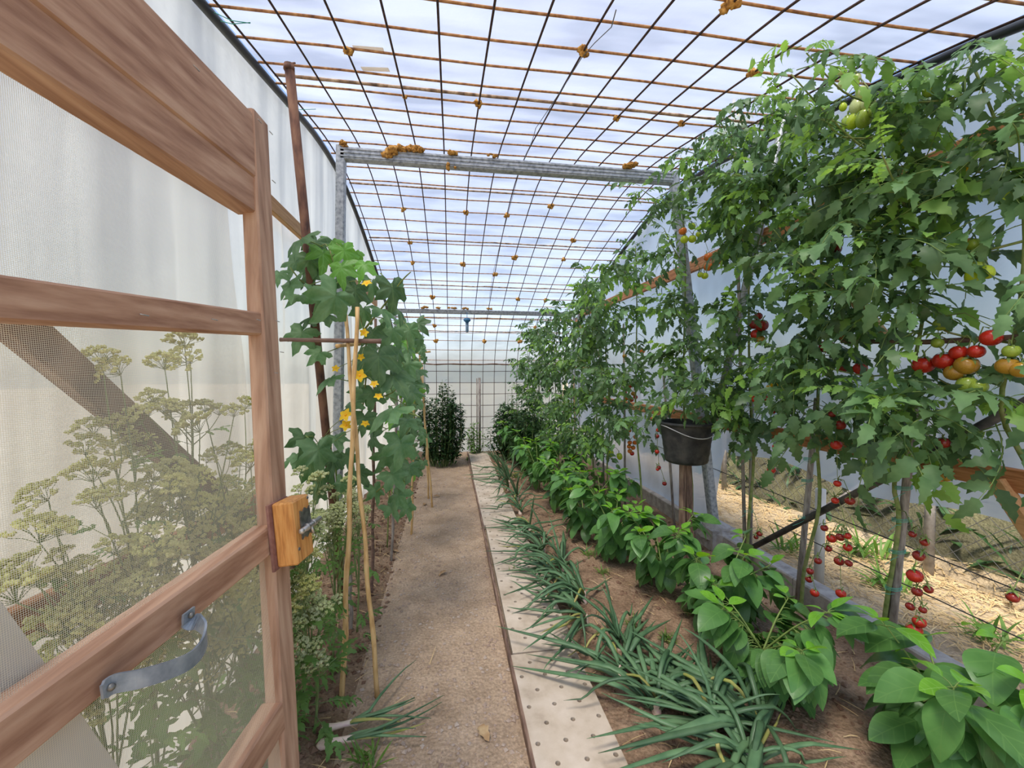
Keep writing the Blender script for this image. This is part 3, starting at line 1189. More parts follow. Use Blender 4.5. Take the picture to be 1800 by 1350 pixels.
# staples
st = MB()
st.beam((-.008, 0, 0), (.008, 0, 0), .0016, .0016)
stm = st.mesh('staple', M['steel'])
for (px, py) in ((218, 524), (350, 549), (432, 560), (468, 567), (465, 657), (462, 322), (457, 236), (436, 213), (318, 105), (476, 622)):
    u, v = D2(px, py)
    o = link('staple', stm, door)
    mm = Matrix((UU, NN, VV)).transposed().to_4x4()
    mm.translation = DP(u, v, .029) - DO
    o.matrix_local = mm
# latch block with bolt
lu, lv = D2(478, 933)
def local_frame(u, v, n):
    mm = Matrix((-UU, NN, VV)).transposed().to_4x4()      # x towards the free edge, y towards the viewer, z up
    mm.translation = DP(u, v, n) - DO
    return mm


mb = MB()
mb.box((0, 0, 0), (.066 * 1.25, .05, .150))
blk = obj('latch_block', mb, M['orange_wood'], door)
bv = blk.modifiers.new('bevel', 'BEVEL')
bv.width = .004
blk.matrix_local = local_frame(lu, lv, .052)
blk['label'] = 'orange wooden latch block'
mb = MB()
mb.box((-.004, 0, 0), (.070 * 1.25, .006, .155))
o = obj('cardboard_shim', mb, M['cardboard'], blk, loc=(-.006, -.027, -.002))
mb = MB()
pl = [(-.02, -.036), (-.008, -.030), (.004, -.038), (.016, -.030), (.028, -.036), (.030, .0), (.028, .034), (.016, .028), (.004, .036), (-.008, .028), (-.02, .034), (-.022, 0)]
mb.add([(x, 0, z) for x, z in pl] + [(x, .003, z) for x, z in pl], [tuple(range(12)), tuple(range(23, 11, -1))] + [(i, (i + 1) % 12, 12 + (i + 1) % 12, 12 + i) for i in range(12)])
obj('bolt_plate', mb, M['plate_steel'], blk, loc=(.006, .0255, .012))
mb = MB()
mb.tube([(-.035, 0, 0), (.062, 0, 0)], .0062, 12)
mb.blob((-.036, 0, 0), .0075, 0, 0)
mb.tube([(.012, 0, 0), (.012, .004, -.022)], .004, 8)
obj('bolt', mb, M['steel'], blk, smooth=True, loc=(.004, .036, .002))
mb = MB()
for x in (-.006, .026):
    mb.tube([(x - .004, 0, 0), (x + .004, 0, 0)], .0092, 12)
obj('bolt_guide', mb, M['steel'], blk, smooth=True, loc=(.004, .034, .002))
for (x, z) in ((.034, .066), (-.03, -.04)):
    mb = MB()
    mb.lathe([(0, .002), (.0035, .0015), (.0045, 0)], 8)
    obj('screw', mb, M['plate_steel'], blk, loc=(x, .025, z), rot=(-math.pi / 2, 0, 0))
# strap handle: a curved flat bar
ha, hb = D2(130, 1175), D2(296, 1075)
mb = MB()
pa, pb = DP(*ha, .032), DP(*hb, .032)
ax = (pb - pa)
ctrl = [pa, pa + ax * .10 + NN * .002, pa + ax * .2 + NN * .022 - VV * .006, pa + ax * .4 + NN * .040 - VV * .016, pa + ax * .62 + NN * .046 - VV * .024, pa + ax * .82 + NN * .042 - VV * .022,
        pa + ax * .97 + NN * .030 - VV * .012, pb + NN * .012 + ax * .02, pb + VV * .004, pb + VV * .022]
cs = [Vector(c) for c in catmull([tuple(c) for c in ctrl], 5)]
vs_, fs = [], []
hw = .0125
for i, c in enumerate(cs):
    t = (cs[min(i + 1, len(cs) - 1)] - cs[max(i - 1, 0)]).normalized()
    wd = VV - t * VV.dot(t)
    wd = (wd.normalized() if wd.length > .3 else UU)
    if i > len(cs) - 12:
        f = min(1, (i - (len(cs) - 12)) / 8)
        wd = (wd * (1 - f) - UU * f).normalized()
    nn = t.cross(wd).normalized()
    wloc = hw * (.75 if i < 2 else 1)
    for a_, b_ in ((-1, -1), (1, -1), (1, 1), (-1, 1)):
        vs_.append(c + wd * wloc * a_ + nn * .0018 * b_ - DO)
for i in range(len(cs) - 1):
    for k in range(4):
        fs.append((4 * i + k, 4 * i + (k + 1) % 4, 4 * i + 4 + (k + 1) % 4, 4 * i + 4 + k))
fs += [(3, 2, 1, 0), tuple(4 * (len(cs) - 1) + k for k in range(4))]
mb.add(vs_, fs)
hd = obj('handle', mb, M['grey_strap'], door)
hd['label'] = 'curved grey metal strap handle'
for q in (pa + ax * .06, pb + VV * .014):
    mb = MB()
    mb.blob(q + NN * .004 - DO, .005, 0, 0)
    obj('screw', mb, M['plate_steel'], hd, smooth=True)

# ------------------------------------------------------------------ bucket on its stake
pb_ = P(1206, 812, y=2.72)
bx, by, bz = pb_.x, 2.72, pb_.z
bk = thing('bucket', 'black rubber bucket of dry soil on a wooden stake', 'bucket', (bx, by, bz))
H_, R0, R1 = .292, .142, .182
mb = MB()
prof = [(.0, .0), (R0 * .9, .0), (R0, .008)]
for i in range(1, 12):
    t = i / 12
    prof.append((R0 + (R1 - R0) * t + (.0025 if i % 2 else 0), H_ * t))
prof += [(R1, H_ * .93), (R1 + .014, H_ * .94), (R1 + .018, H_ * .965), (R1 + .014, H_), (R1, H_ + .002), (R1 - .008, H_ * .97), (R1 - .014, H_ * .7)]
mb.lathe(prof, 36)
obj('body', mb, M['bucket'], bk, smooth=True)
mb = MB()
R = random.Random(5)
vs_ = [(0, 0, H_ * .86)]
for ring in range(1, 6):
    for k in range(24):
        a = k * math.pi / 12
        r = (R1 - .012) * ring / 5
        vs_.append((r * math.cos(a), r * math.sin(a), H_ * .84 + .022 * noise.noise(Vector((r * 14 * math.cos(a), r * 14 * math.sin(a), 2))) + (.0 if ring < 5 else -.02)))
fs = [(0, 1 + k, 1 + (k + 1) % 24) for k in range(24)]
for ring in range(4):
    for k in range(24):
        a, b = 1 + ring * 24 + k, 1 + ring * 24 + (k + 1) % 24
        fs.append((a, a + 24, b + 24, b))
mb.add(vs_, fs)
obj('dry_soil', mb, M['dry'], bk, smooth=True)
mb = MB()
mb.tube([((R1 + .012) * math.cos(a), (R1 + .012) * math.sin(a), H_ * .93 - .075 * (1 - abs(math.cos(a)) ** 2)) for a in [math.pi + i * math.pi / 20 for i in range(21)]], .0032, 6)
obj('wire_handle', mb, M['light_wire'], bk, smooth=True)
mb = MB()
for k in range(7):
    a, b = rr(-.3, .5), rr(.10, .18)
    c = V(b * math.cos(a), b * math.sin(a), H_ * .97 + rr(-.01, .03))
    d = V(rr(-1, 1), rr(-1, 1), rr(-.6, .6)).normalized() * .04
    e = V(rr(-1, 1), rr(-1, 1), rr(-.3, .3)).normalized() * .018
    mb.add([c - d, c - e + V(0, 0, .008), c + d, c + e + V(0, 0, .008), c + V(0, 0, -.004)], [(0, 1, 4), (1, 2, 4), (2, 3, 4), (3, 0, 4)])
obj('dead_leaves', mb, M['dry'], bk)
mb = MB()
fx, fy = P(1195, 995, z=0).x, 2.72
for dx, w in ((-.035, .05), (.02, .022), (.05, .025)):
    mb.beam((bx + dx * .6, by + .01, bz), (fx + .06 + dx, fy + .01, -.03), .03, w, (0, 1, 0), bev=.005)
tag(obj('wooden_stake', mb, M['old_wood']), 'split old wooden stake carrying the black bucket', 'stake')

# ------------------------------------------------------------------ plant parts (shared meshes)
def leaf_outline(L_, W_, n, shape, serr=0.0):
    """half widths along a leaf"""
    out = []
    for i in range(n + 1):
        t = i / n
        w = W_ * shape(t)
        if serr and 0 < i < n:
            w *= 1 + serr * (1 if i % 2 else -1)
        out.append((t * L_, w))
    return out


def add_blade(mb, M4, L_, W_, n, shape, droop=.25, fold=.25, serr=0.0, twist=0.0, cup=0.0):
    o = leaf_outline(L_, W_, n, shape, serr)
    vs_, fs = [], []
    for i, (x, w) in enumerate(o):
        t = x / L_
        z = -droop * L_ * t * t
        xx = x * (1 - .25 * droop * t)
        tw = twist * t
        for sd in (-1, 0, 1):
            yy = sd * w * (.95)
            zz = z + abs(sd) * w * fold - cup * w * (1 if sd else 0) + (yy * math.sin(tw) if sd else 0)
            vs_.append(M4 @ Vector((xx, yy, zz)))
    for i in range(n):
        a = i * 3
        fs.append((a, a + 1, a + 4, a + 3))
        fs.append((a + 1, a + 2, a + 5, a + 4))
    mb.add(vs_, fs)


ovate = lambda t: (math.sin(math.pi * min(1, t ** .72)) ** .8) * (1 - .15 * t) if 0 < t < 1 else .02
oval = lambda t: (math.sin(math.pi * t ** .85) ** .75) if 0 < t < 1 else .03


def tm(x, y, z, az, pit=0, roll=0):
    return Matrix.Translation((x, y, z)) @ Euler((roll, -pit, az)).to_matrix().to_4x4()


def tomato_leaf_mesh(seed, mat):
    R = random.Random(seed)
    mb = MB()
    mb.mi = 0
    L_ = .29
    dr = R.uniform(.25, .6)
    rp = []
    for i in range(6):
        t = i / 5
        rp.append(Vector((L_ * t * (1 - .2 * dr * t), .012 * math.sin(t * 3 + seed), L_ * (.12 * t - dr * t * t))))
    mb.mi = 1
    mb.tube(rp, [.0024 - .0012 * i / 5 for i in range(6)], 4, False)
    mb.mi = 0

    def at(t):
        k = min(4, int(t * 5))
        f = t * 5 - k
        return rp[k] + (rp[k + 1] - rp[k]) * f, (rp[k + 1] - rp[k]).normalized()
    for t, ln in ((.30, .075), (.54, .092), (.78, .090)):
        for sg in (-1, 1):
            p, d = at(t + R.uniform(-.04, .04))
            pit = math.asin(max(-1, min(1, d.z))) - R.uniform(.1, .45)
            az = sg * R.uniform(.8, 1.2)
            ll = ln * R.uniform(.85, 1.2)
            add_blade(mb, tm(*p, az, pit + .2, sg * R.uniform(-.3, .5)), ll, ll * .25, 9, ovate, R.uniform(.2, .6), R.uniform(.05, .3), .22, R.uniform(-.5, .5))
    for t in (.2, .42, .66):
        for sg in (-1, 1):
            if R.random() < .6:
                p, d = at(t)
                ll = R.uniform(.025, .042)
                add_blade(mb, tm(*p, sg * R.uniform(.9, 1.3), -.2, 0), ll, ll * .33, 3, ovate, .3, .1)
    p, d = at(1.0)
    ll = R.uniform(.085, .105)
    add_blade(mb, tm(*p, R.uniform(-.2, .2), math.asin(max(-1, min(1, d.z))) + .1, R.uniform(-.3, .3)), ll, ll * .27, 9, ovate, R.uniform(.2, .5), R.uniform(.05, .3), .22, R.uniform(-.4, .4))
    return mb.mesh('tomato_leaf', [mat, M['stem']], True)


TL = [tomato_leaf_mesh(i, M['tomato_leaf']) for i in range(9)]
TY = [tomato_leaf_mesh(20 + i, M['tomato_young']) for i in range(4)]


def simple_leaf(name, L_, W_, n, shape, mat, droop, fold, twist=0.0, petiole=.03, serr=0.0):
    mb = MB()
    mb.mi = 0
    add_blade(mb, tm(petiole, 0, 0, 0), L_, W_, n, shape, droop, fold, serr, twist)
    mb.mi = 1
    mb.tube([(0, 0, -.004), (petiole * .5, 0, .001), (petiole, 0, 0)], .0015, 4, False)
    return mb.mesh(name, [mat, M['stem']], True)


PL = [simple_leaf('pepper_leaf', .125, .036 + .004 * (i % 3), 9, oval, M['pepper_leaf'], .15 + .16 * i, .12 + .08 * (i % 3), (-.3, .2, 0, .35)[i % 4]) for i in range(5)]
PY = [simple_leaf('pepper_leaf', .11, .033, 9, oval, M['pepper_young'], .1 + .2 * i, .2, .2 * i - .2) for i in range(3)]


def palmate(seed, mat):
    """Five-pointed cucumber leaf with a heart-shaped base."""
    R = random.Random(seed)
    mb = MB()
    n = 40
    vs_ = [Vector((0, 0, 0))]
    L_ = .105
    cup = R.uniform(-.1, .35)
    dr = R.uniform(.2, .7)
    for ring in (.5, 1.0):
        for i in range(n):
            a = -math.pi + 2 * math.pi * (i + .5) / n
            lob = 0
            for c, amp, w in ((0, 1.0, .30), (1.05, .84, .30), (-1.05, .84, .30), (2.15, .72, .34), (-2.15, .72, .34)):
                lob = max(lob, amp * math.exp(-((a - c) / w) ** 2 * .55))
            r = L_ * (.50 + .58 * lob ** 1.3) * (1 + .05 * (1 if i % 2 else -1))
            r *= 1 - .62 * math.exp(-((abs(a) - math.pi) / .28) ** 2)
            r *= ring
            x, y = r * math.cos(a), r * math.sin(a)
            z = -dr * (r * r) / L_ * (.6 + .4 * math.cos(a)) + cup * abs(y) * .4 + .006 * math.sin(a * 5 + seed) * ring + .004 * math.sin(a * 9)
            vs_.append(Vector((x, y, z)))
    fs = [(0, 1 + i, 1 + (i + 1) % n) for i in range(n)]
    for i in range(n):
        a, b = 1 + i, 1 + (i + 1) % n
        fs.append((a, a + n, b + n, b))
    mb.add(vs_, fs)
    mb.mi = 1
    mb.tube([(0, 0, 0), (-.05, .0, -.03), (-.10, 0, -.07)], .0028, 5, False)
    return mb.mesh('cucumber_leaf', [mat, M['stem']], True)


CL = [palmate(i, M['cuke_leaf']) for i in range(5)]
CY = [palmate(10 + i, M['cuke_young']) for i in range(3)]


def flower_mesh(r, n, name='flower'):
    mb = MB()
    for k in range(n):
        a = 2 * math.pi * k / n
        add_blade(mb, tm(0, 0, 0, a, .35), r, r * .36, 4, oval, .3, .2)
    mb.blob((0, 0, .002), r * .16, 0, 0)
    return mb.mesh(name, M['petal'], True)


FL_BIG, FL_SMALL = flower_mesh(.034, 5), flower_mesh(.014, 6)


def tomato_mesh(name, r, sz, mat):
    mb = MB()
    prof = []
    for i in range(11):
        th = math.pi * i / 10
        rad = r * math.sin(th) ** .9 if 0 < i < 10 else .0005
        z = r * sz * math.cos(th)
        if i < 2:
            z -= r * .10 * (2 - i)
        prof.append((rad, z))
    mb.lathe(prof[::-1], 14)
    return mb.mesh(name, mat, True)


TOM = {}
for k in FR:
    TOM[k, 'o'] = tomato_mesh('tomato', 1.0, .92, FR[k])
    TOM[k, 'p'] = tomato_mesh('tomato', .84, 1.28, FR[k])
mb = MB()
for k in range(5):
    a = k * 1.2566
    add_blade(mb, tm(0, 0, .9, a, .15), 1.0, .16, 4, oval, .6, .15)
mb.tube([(0, 0, .85), (.1, 0, 1.2), (.3, .1, 1.6)], .09, 5)
CALYX = mb.mesh('calyx', M['stem'], True)

CAMP = V(0, 0, CAMH)
SIGHT = [(V(bx, by, bz + H_), .13), (V(bx, by, bz + H_ * .5), .13)]          # bucket, fruit and flowers that the foliage leaves open


def blocks(p, rad=.05):
    for q, r in SIGHT:
        d = q - CAMP
        L_ = d.length
        d = d / L_
        w = p - CAMP
        t = w.dot(d)
        if .2 < t < L_ - .01 and (w - d * t).length < (r + rad) * t / L_:
            return True
    return False


class Plant:
    def __init__(s, name, label, cat, base, group, seed):
        s.o = thing(name, label, cat, tuple(base), group)
        s.base = Vector(base)
        s.R = random.Random(seed)
        s.stem = MB()
        s.pts = []

    def path(s, pts, r0, r1, seg=6):
        pts = [Vector(p) for p in pts]
        cp = [Vector(c) for c in catmull([tuple(p) for p in pts], 4)] if len(pts) > 2 else pts
        n = len(cp)
        s.stem.tube([c - s.base for c in cp], [r0 + (r1 - r0) * i / (n - 1) for i in range(n)], seg)
        s.pts += cp
        return cp

    def leaf(s, meshes, p, az, pit, roll, sc, name='leaf', rad=.05):
        p = Vector(p)
        d = V(math.cos(az), math.sin(az), 0) * .12 * sc
        if p.x + d.x * 2.3 > XR - .03:
            az = math.pi - az + (0 if math.cos(az) > 0 else math.pi)
            d = V(math.cos(az), math.sin(az), 0) * .12 * sc
        if p.z > roof_z(min(7.1, max(0, p.y + d.y))) - .22:
            pit = min(pit, -.25)
        if blocks(p + d, rad * sc) or blocks(p + d * 2, rad * sc):
            return None
        return link(name, s.R.choice(meshes), s.o, p - s.base, (roll, -pit, az), sc)

    def done(s, mat, name='stem'):
        obj(name, s.stem, mat, s.o, smooth=True)


# ------------------------------------------------------------------ tomato plants
#   fruit: (px, py, radius in px, colour, shape, depth x)
def fruit_at(px, py, rpx, x=None, y=None):
    p = P(px, py, x=x, y=y)
    depth = (p - CAMP).dot(_fwd)
    return p, rpx * depth / F


FRUITS = {}
def fr_add(key, lst, x=None, y=None):
    for (px, py, rp, c, sh) in lst:
        p, r = fruit_at(px, py, rp, x, y)
        FRUITS.setdefault(key, []).append((p, r, c, sh))
        SIGHT.append((p, r))


fr_add('D', [(1775, 347, 14, 'l', 'p'), (1781, 327, 12, 'g', 'p'), (1771, 643, 16, 'b', 'o'), (1795, 650, 15, 'b', 'o'), (1778, 617, 12, 'g', 'o'), (1780, 1050, 9, 'd', 'o')], x=1.78)
fr_add('C', [(1623, 641, 16, 'r', 'o'), (1660, 634, 16, 'r', 'o'), (1685, 620, 13, 'r', 'o'), (1699, 642, 17, 'b', 'o'), (1678, 655, 15, 'b', 'o'), (1742, 594, 15, 'r', 'o'), (1716, 618, 12, 'r', 'o'),
             (1700, 676, 15, 'g', 'o'), (1720, 680, 13, 'g', 'o'), (1712, 485, 15, 'l', 'p'), (1735, 478, 12, 'l', 'p'), (1717, 470, 12, 'g', 'o'), (1712, 430, 11, 'g', 'o'), (1697, 430, 12, 'b', 'o'),
             (1648, 603, 9, 'g', 'o'), (1655, 570, 12, 'g', 'o'), (1652, 838, 9, 'o', 'o'), (1663, 838, 9, 'b', 'o'), (1658, 778, 10, 'd', 'o'),
             (1608, 1012, 12, 'r', 'o'), (1607, 1107, 12, 'r', 'o'), (1616, 1093, 10, 'r', 'o'), (1615, 977, 9, 'd', 'o'), (1604, 939, 6, 'd', 'o'), (1625, 953, 7, 'd', 'o'), (1612, 1040, 8, 'd', 'o'), (1632, 1036, 7, 'd', 'o'), (1600, 1066, 7, 'd', 'o'), (1622, 1072, 6, 'd', 'o')], x=1.80)
fr_add('B', [(1453, 609, 12, 'r', 'o'), (1486, 590, 10, 'r', 'o'), (1467, 438, 11, 'd', 'o'), (1488, 487, 9, 'g', 'o'), (1512, 648, 11, 'r', 'o'), (1524, 664, 10, 'g', 'o'), (1482, 645, 10, 'd', 'o'), (1470, 782, 9, 'r', 'o'), (1477, 747, 9, 'd', 'o'), (1453, 742, 8, 'l', 'o'), (1463, 728, 6, 'd', 'o'),
             (1462, 946, 8, 'r', 'o'), (1477, 944, 7, 'd', 'o'), (1490, 942, 6, 'r', 'o'), (1456, 964, 6, 'd', 'o'), (1490, 962, 7, 'r', 'o'), (1475, 986, 8, 'd', 'o'), (1492, 990, 6, 'd', 'o'), (1478, 1043, 8, 'r', 'o'), (1494, 880, 8, 'd', 'o'), (1468, 880, 6, 'r', 'o'), (1472, 850, 6, 'r', 'o'), (1449, 928, 6, 'd', 'o'),
             (1432, 1042, 7, 'r', 'o'), (1422, 1018, 6, 'd', 'o'), (1424, 1004, 6, 'd', 'o'), (1438, 986, 6, 'd', 'o')], x=1.82)
fr_add('A', [(1339, 572, 11, 'd', 'o'), (1330, 588, 10, 'r', 'o'), (1327, 570, 9, 'd', 'o'), (1338, 597, 7, 'b', 'o'), (1331, 702, 9, 'r', 'o'), (1345, 701, 8, 'r', 'o'), (1358, 722, 6, 'd', 'o'), (1356, 826, 7, 'r', 'o'), (1364, 786, 6, 'r', 'o'), (1333, 556, 7, 'd', 'o'), (1335, 938, 5, 'd', 'o'), (1329, 944, 4, 'd', 'o')], x=1.86)
fr_add('top', [(1507, 187, 14, 'y', 'p'), (1501, 212, 13, 'l', 'p'), (1519, 208, 15, 'g', 'p'), (1515, 163, 11, 'y', 'p'), (1525, 180, 12, 'y', 'p'), (1490, 214, 11, 'g', 'p'), (1482, 188, 7, 'l', 'p'), (1480, 148, 8, 'y', 'p'), (1507, 137, 7, 'y', 'p'), (1478, 127, 6, 'y', 'o'),
               (1617, 241, 11, 'l', 'p'), (1588, 252, 9, 'l', 'p'), (1573, 250, 8, 'g', 'p'), (1617, 155, 8, 'g', 'o'), (1634, 158, 12, 'g', 'p')], x=1.74)
fr_add('E', [(1245, 452, 8, 'o', 'o'), (1265, 457, 8, 'o', 'o'), (1245, 469, 8, 'o', 'o'), (1239, 485, 6, 'l', 'o'), (1231, 483, 5, 'l', 'o'), (1200, 406, 7, 'o', 'o'), (1217, 398, 6, 'l', 'o'), (1203, 421, 7, 'l', 'o'), (1217, 420, 7, 'l', 'o'), (1228, 412, 5, 'l', 'o'), (1325, 455, 5, 'g', 'o'), (1337, 434, 7, 'g', 'o'),
             (1277, 465, 4, 'l', 'o'), (1285, 468, 4, 'l', 'o')], y=2.75)
fr_add('F', [(1157, 745, 4, 'r', 'o'), (1157, 756, 4, 'r', 'o'), (1155, 767, 4, 'd', 'o'), (1157, 738, 3, 'r', 'o'), (1145, 736, 4, 'r', 'o'), (1155, 794, 4, 'r', 'o'), (1158, 822, 4, 'd', 'o'), (1156, 825, 3, 'r', 'o'), (1168, 850, 4, 'd', 'o')], y=3.15)
fr_add('G', [(1104, 764, 3, 'o', 'o'), (1117, 768, 4, 'o', 'o'), (1107, 778, 4, 'o', 'o'), (1116, 778, 4, 'o', 'o'), (1106, 785, 4, 'o', 'o'), (1113, 787, 4, 'o', 'o'), (1107, 793, 4, 'o', 'o'), (1111, 797, 4, 'r', 'o'), (1107, 757, 3, 'o', 'o'),
             (1098, 690, 4, 'r', 'o'), (1106, 685, 4, 'o', 'o'), (1113, 692, 4, 'b', 'o'), (1102, 700, 4, 'o', 'o'), (1110, 703, 4, 'r', 'o'), (1117, 698, 4, 'r', 'o'), (1108, 678, 4, 'r', 'o'), (1118, 684, 4, 'b', 'o'), (1129, 617, 5, 'o', 'o')], y=3.55)
fr_add('H', [(1074, 797, 6, 'l', 'p'), (1089, 802, 6, 'l', 'p'), (1098, 626, 4, 'b', 'o')], y=3.7)
FLOWERS = [(1282, 208, 'A'), (1272, 204, 'A'), (1300, 205, 'A'), (1388, 212, 'A'), (1356, 678, 'B'), (1366, 676, 'B'), (1700, 300, 'top'), (1184, 672, 'F'), (1139, 712, 'G'), (1289, 213, 'A'), (1297, 201, 'A'), (1350, 680, 'B')]

TG = 'tomato plants trained up along the film wall'


def tomato_plant(label, base, stem_pts, seed, nleaf, zmin, keys, laterals=4, sc=1.0, young=.2, mats='oldstem', reach=.4, r0=.011, tops=True, lat_bias=None, stake=None):
    pl = Plant('tomato_plant', label, 'tomato plant', base, TG, seed)
    R = pl.R
    main = pl.path(stem_pts, r0, .004)
    carriers = [p for p in main if p.z > zmin]
    tips = [main[-1]]
    side_pts = []
    for k in range(laterals):
        s0 = carriers[int(len(carriers) * (k + .3) / laterals) % len(carriers)]
        a = R.uniform(math.pi * .75, math.pi * 1.5) if lat_bias is None else R.uniform(*lat_bias)
        l = reach * R.uniform(.6, 1.15)
        e = s0 + V(math.cos(a) * l * .8, math.sin(a) * l * .8, l * R.uniform(-.05, .7))
        e.x = min(e.x, XR - .12)
        e.z = min(e.z, roof_z(max(0, min(7, e.y))) - .06)
        m = (s0 + e) / 2 + V(R.uniform(-.03, .03), R.uniform(-.03, .03), -.03)
        side_pts += [p for p in pl.path([s0, m, e], .005, .0025, 5)][2:]
        tips.append(e)
    allc = carriers + side_pts
    for k in range(nleaf):
        p = R.choice(allc) if k % 3 else carriers[int(k * 7.3) % len(carriers)]
        p = p + V(R.uniform(-.02, .02), R.uniform(-.02, .02), R.uniform(-.03, .03))
        az = R.uniform(math.pi * .55, math.pi * 1.75) if R.random() < .8 else R.uniform(0, 6.28)
        hi = max(0, (p.z - 2.1))
        s_ = sc * R.uniform(.65, 1.15) * (1 - .3 * min(1, hi))
        me = TY if R.random() < young * (1.6 if p.z > 2.2 else .7) else TL
        pl.leaf(me, p, az, R.uniform(-.8, .6), R.uniform(-.9, .9), s_, rad=.035)
    if tops:
        for t in tips:
            for k in range(5):
                pl.leaf(TY if R.random() < .6 else TL, t - V(0, 0, .03 * k), R.uniform(0, 6.28), R.uniform(.1, .9), R.uniform(-.4, .4), sc * R.uniform(.35, .6), rad=.03)
    for key in keys:
        anchors = []
        for (p, r, c, sh) in sorted(FRUITS.get(key, []), key=lambda q: -q[0].z):
            o = link('tomato', TOM[c, sh], pl.o, p - pl.base, (R.uniform(-.4, .4), R.uniform(-.4, .4), R.uniform(0, 6)), r)
            link('calyx', CALYX, o, scale=1.0 if r > .02 else 1.5)
            near = min(pl.pts + anchors, key=lambda q: (q - p).length + (.4 if q.z < p.z else 0))
            anchors.append(p + V(.012, .012, r * 1.2))
            top = p + V(0, 0, r * 1.3)
            mid = (near + top) / 2 + V(0, 0, .03)
            pl.stem.tube([near - pl.base, mid - pl.base, top - pl.base], [.0028, .002, .0015], 4, False)
    for (px, py, key) in FLOWERS:
        if key in keys:
            if key in ('F', 'G'):
                p = P(px, py, y=base[1] - .15)
            else:
                p = P(px, py, x=base[0] - .22)
            link('flower', FL_SMALL, pl.o, p - pl.base, (R.uniform(-1.6, -.6), R.uniform(-.4, .4), R.uniform(0, 6)), R.uniform(.8, 1.3))
    pl.done(M[mats])
    return pl


def stemline(pxs, xs):
    return [P(px, py, x=x) for (px, py), x in zip(pxs, xs)]


xC = [1.97, 1.95, 1.93, 1.92, 1.90, 1.88, 1.84, 1.80, 1.76, 1.74]
sC = stemline([(1552, 1195), (1556, 1080), (1580, 920), (1572, 850), (1600, 770), (1606, 650), (1625, 520), (1600, 380), (1560, 270), (1535, 165)], xC)
sB = stemline([(1408, 1090), (1414, 1000), (1440, 890), (1436, 770), (1440, 640), (1445, 480), (1425, 330), (1405, 190)], [2.0, 1.98, 1.96, 1.94, 1.90, 1.86, 1.82, 1.80])
sA = stemline([(1312, 1015), (1316, 920), (1325, 800), (1318, 680), (1316, 520), (1318, 360), (1300, 210)], [2.02, 2.0, 1.98, 1.95, 1.90, 1.86, 1.85])
sD = stemline([(1810, 1290), (1815, 1050), (1815, 850), (1760, 720), (1790, 560), (1800, 380), (1760, 240), (1700, 90)], [1.93, 1.93, 1.92, 1.88, 1.86, 1.86, 1.84, 1.85])


def ground(p):
    return (p.x, p.y, bed_height(p.x, p.y) - .01)


for s in (sA, sB, sC, sD):
    s[0].z = 0
tomato_plant('tomato plant with plum fruit bunches above and cherry trusses hanging low, nearest stem', ground(sC[0]), sC, 11, 230, 1.02, ['C', 'top'], 10, 1.05, .18, reach=.46)
tomato_plant('tomato plant between the nearest stem and the stem by the bucket', ground(sB[0]), sB, 12, 230, 1.08, ['B'], 9, 1.0, .18, reach=.44)
tomato_plant('tomato plant on the thin stem just in front of the bucket', ground(sA[0]), sA, 13, 230, 1.05, ['A'], 9, .95, .18, reach=.44)
tomato_plant('tomato plant cut by the photo edge beside the open side', ground(sD[0]), sD, 14, 110, 1.2, ['D'], 5, 1.1, .15, reach=.35, lat_bias=(1.2, 3.6))


def auto_stem(x, y, h, lean, R):
    pts = [V(x, y, 0)]
    for k in range(1, 6):
        t = k / 5
        pts.append(V(x + lean * t + R.uniform(-.03, .03), y + R.uniform(-.04, .04), h * t))
    return pts


R_ = random.Random(77)
for (x, y, h, n, keys, lat, sc, zmin, lab) in (
        (1.80, 2.85, 2.75, 120, ['E'], 5, .9, 1.0, 'tomato plant climbing the leaning frame post above the bucket'),
        (1.62, 3.25, 2.45, 130, ['F'], 4, .85, .75, 'tomato plant with a hanging red string of fruit just past the bucket'),
        (1.52, 3.70, 2.30, 140, ['G', 'H'], 5, .85, .65, 'tomato plant with a dense orange cherry truss past the bucket'),
        (1.56, 4.20, 2.35, 160, [], 4, .8, .5, 'tomato plant with a wispy top against the upper rail'),
        (1.46, 4.70, 2.15, 170, [], 4, .8, .4, 'tomato plant halfway between bucket and far lattice post'),
        (1.42, 5.25, 2.05, 170, [], 4, .8, .3, 'tomato plant just before the far lattice post'),
        (1.36, 5.85, 2.05, 160, [], 4, .8, .3, 'tall tomato plant standing at the far lattice post'),
        (1.28, 6.40, 1.75, 140, [], 4, .75, .2, 'farthest tomato plant close to the back wall')):
    st = auto_stem(x, y, h, -.08, R_)
    tomato_plant(lab, (x, y, bed_height(x, y) - .01), st, int(y * 100), n, zmin, keys, lat, sc, .2, 'oldstem', .34, .009)

# stakes and string ties beside the near stems
def stake(a, b, r, mat, lab, ties=(), cat='stake', seg=8):
    o = thing('plant_stake', lab, cat, tuple(b), 'stakes of the tomato row')
    mb = MB()
    b_, a_ = Vector(b), Vector(a)
    mb.tube([a_ - b_, (a_ - b_) * .5 + V(.004, .003, 0), V(0, 0, 0)], [r * .9, r, r * 1.05], seg)
    obj('shaft', mb, mat, o, smooth=True)
    for t in ties:
        mb = MB()
        c = (a_ - b_) * t
        for k in range(3):
            mb.tube([c + V(math.cos(q * .7) * (r + .016) - .012, math.sin(q * .7) * (r + .010), .006 * k + .002 * q) for q in range(10)], .0013, 4)
        mb.tube([c + V(-.03, -.02, 0), c + V(-.07, -.03, rr(-.01, .02)), c + V(-.11, -.03, rr(-.03, .02))], .0012, 4)
        obj('string_tie', mb, M['green_string'], o, smooth=True)
    return o


def gz(p):
    p = Vector(p)
    p.z = bed_height(p.x, p.y) - .02
    return p


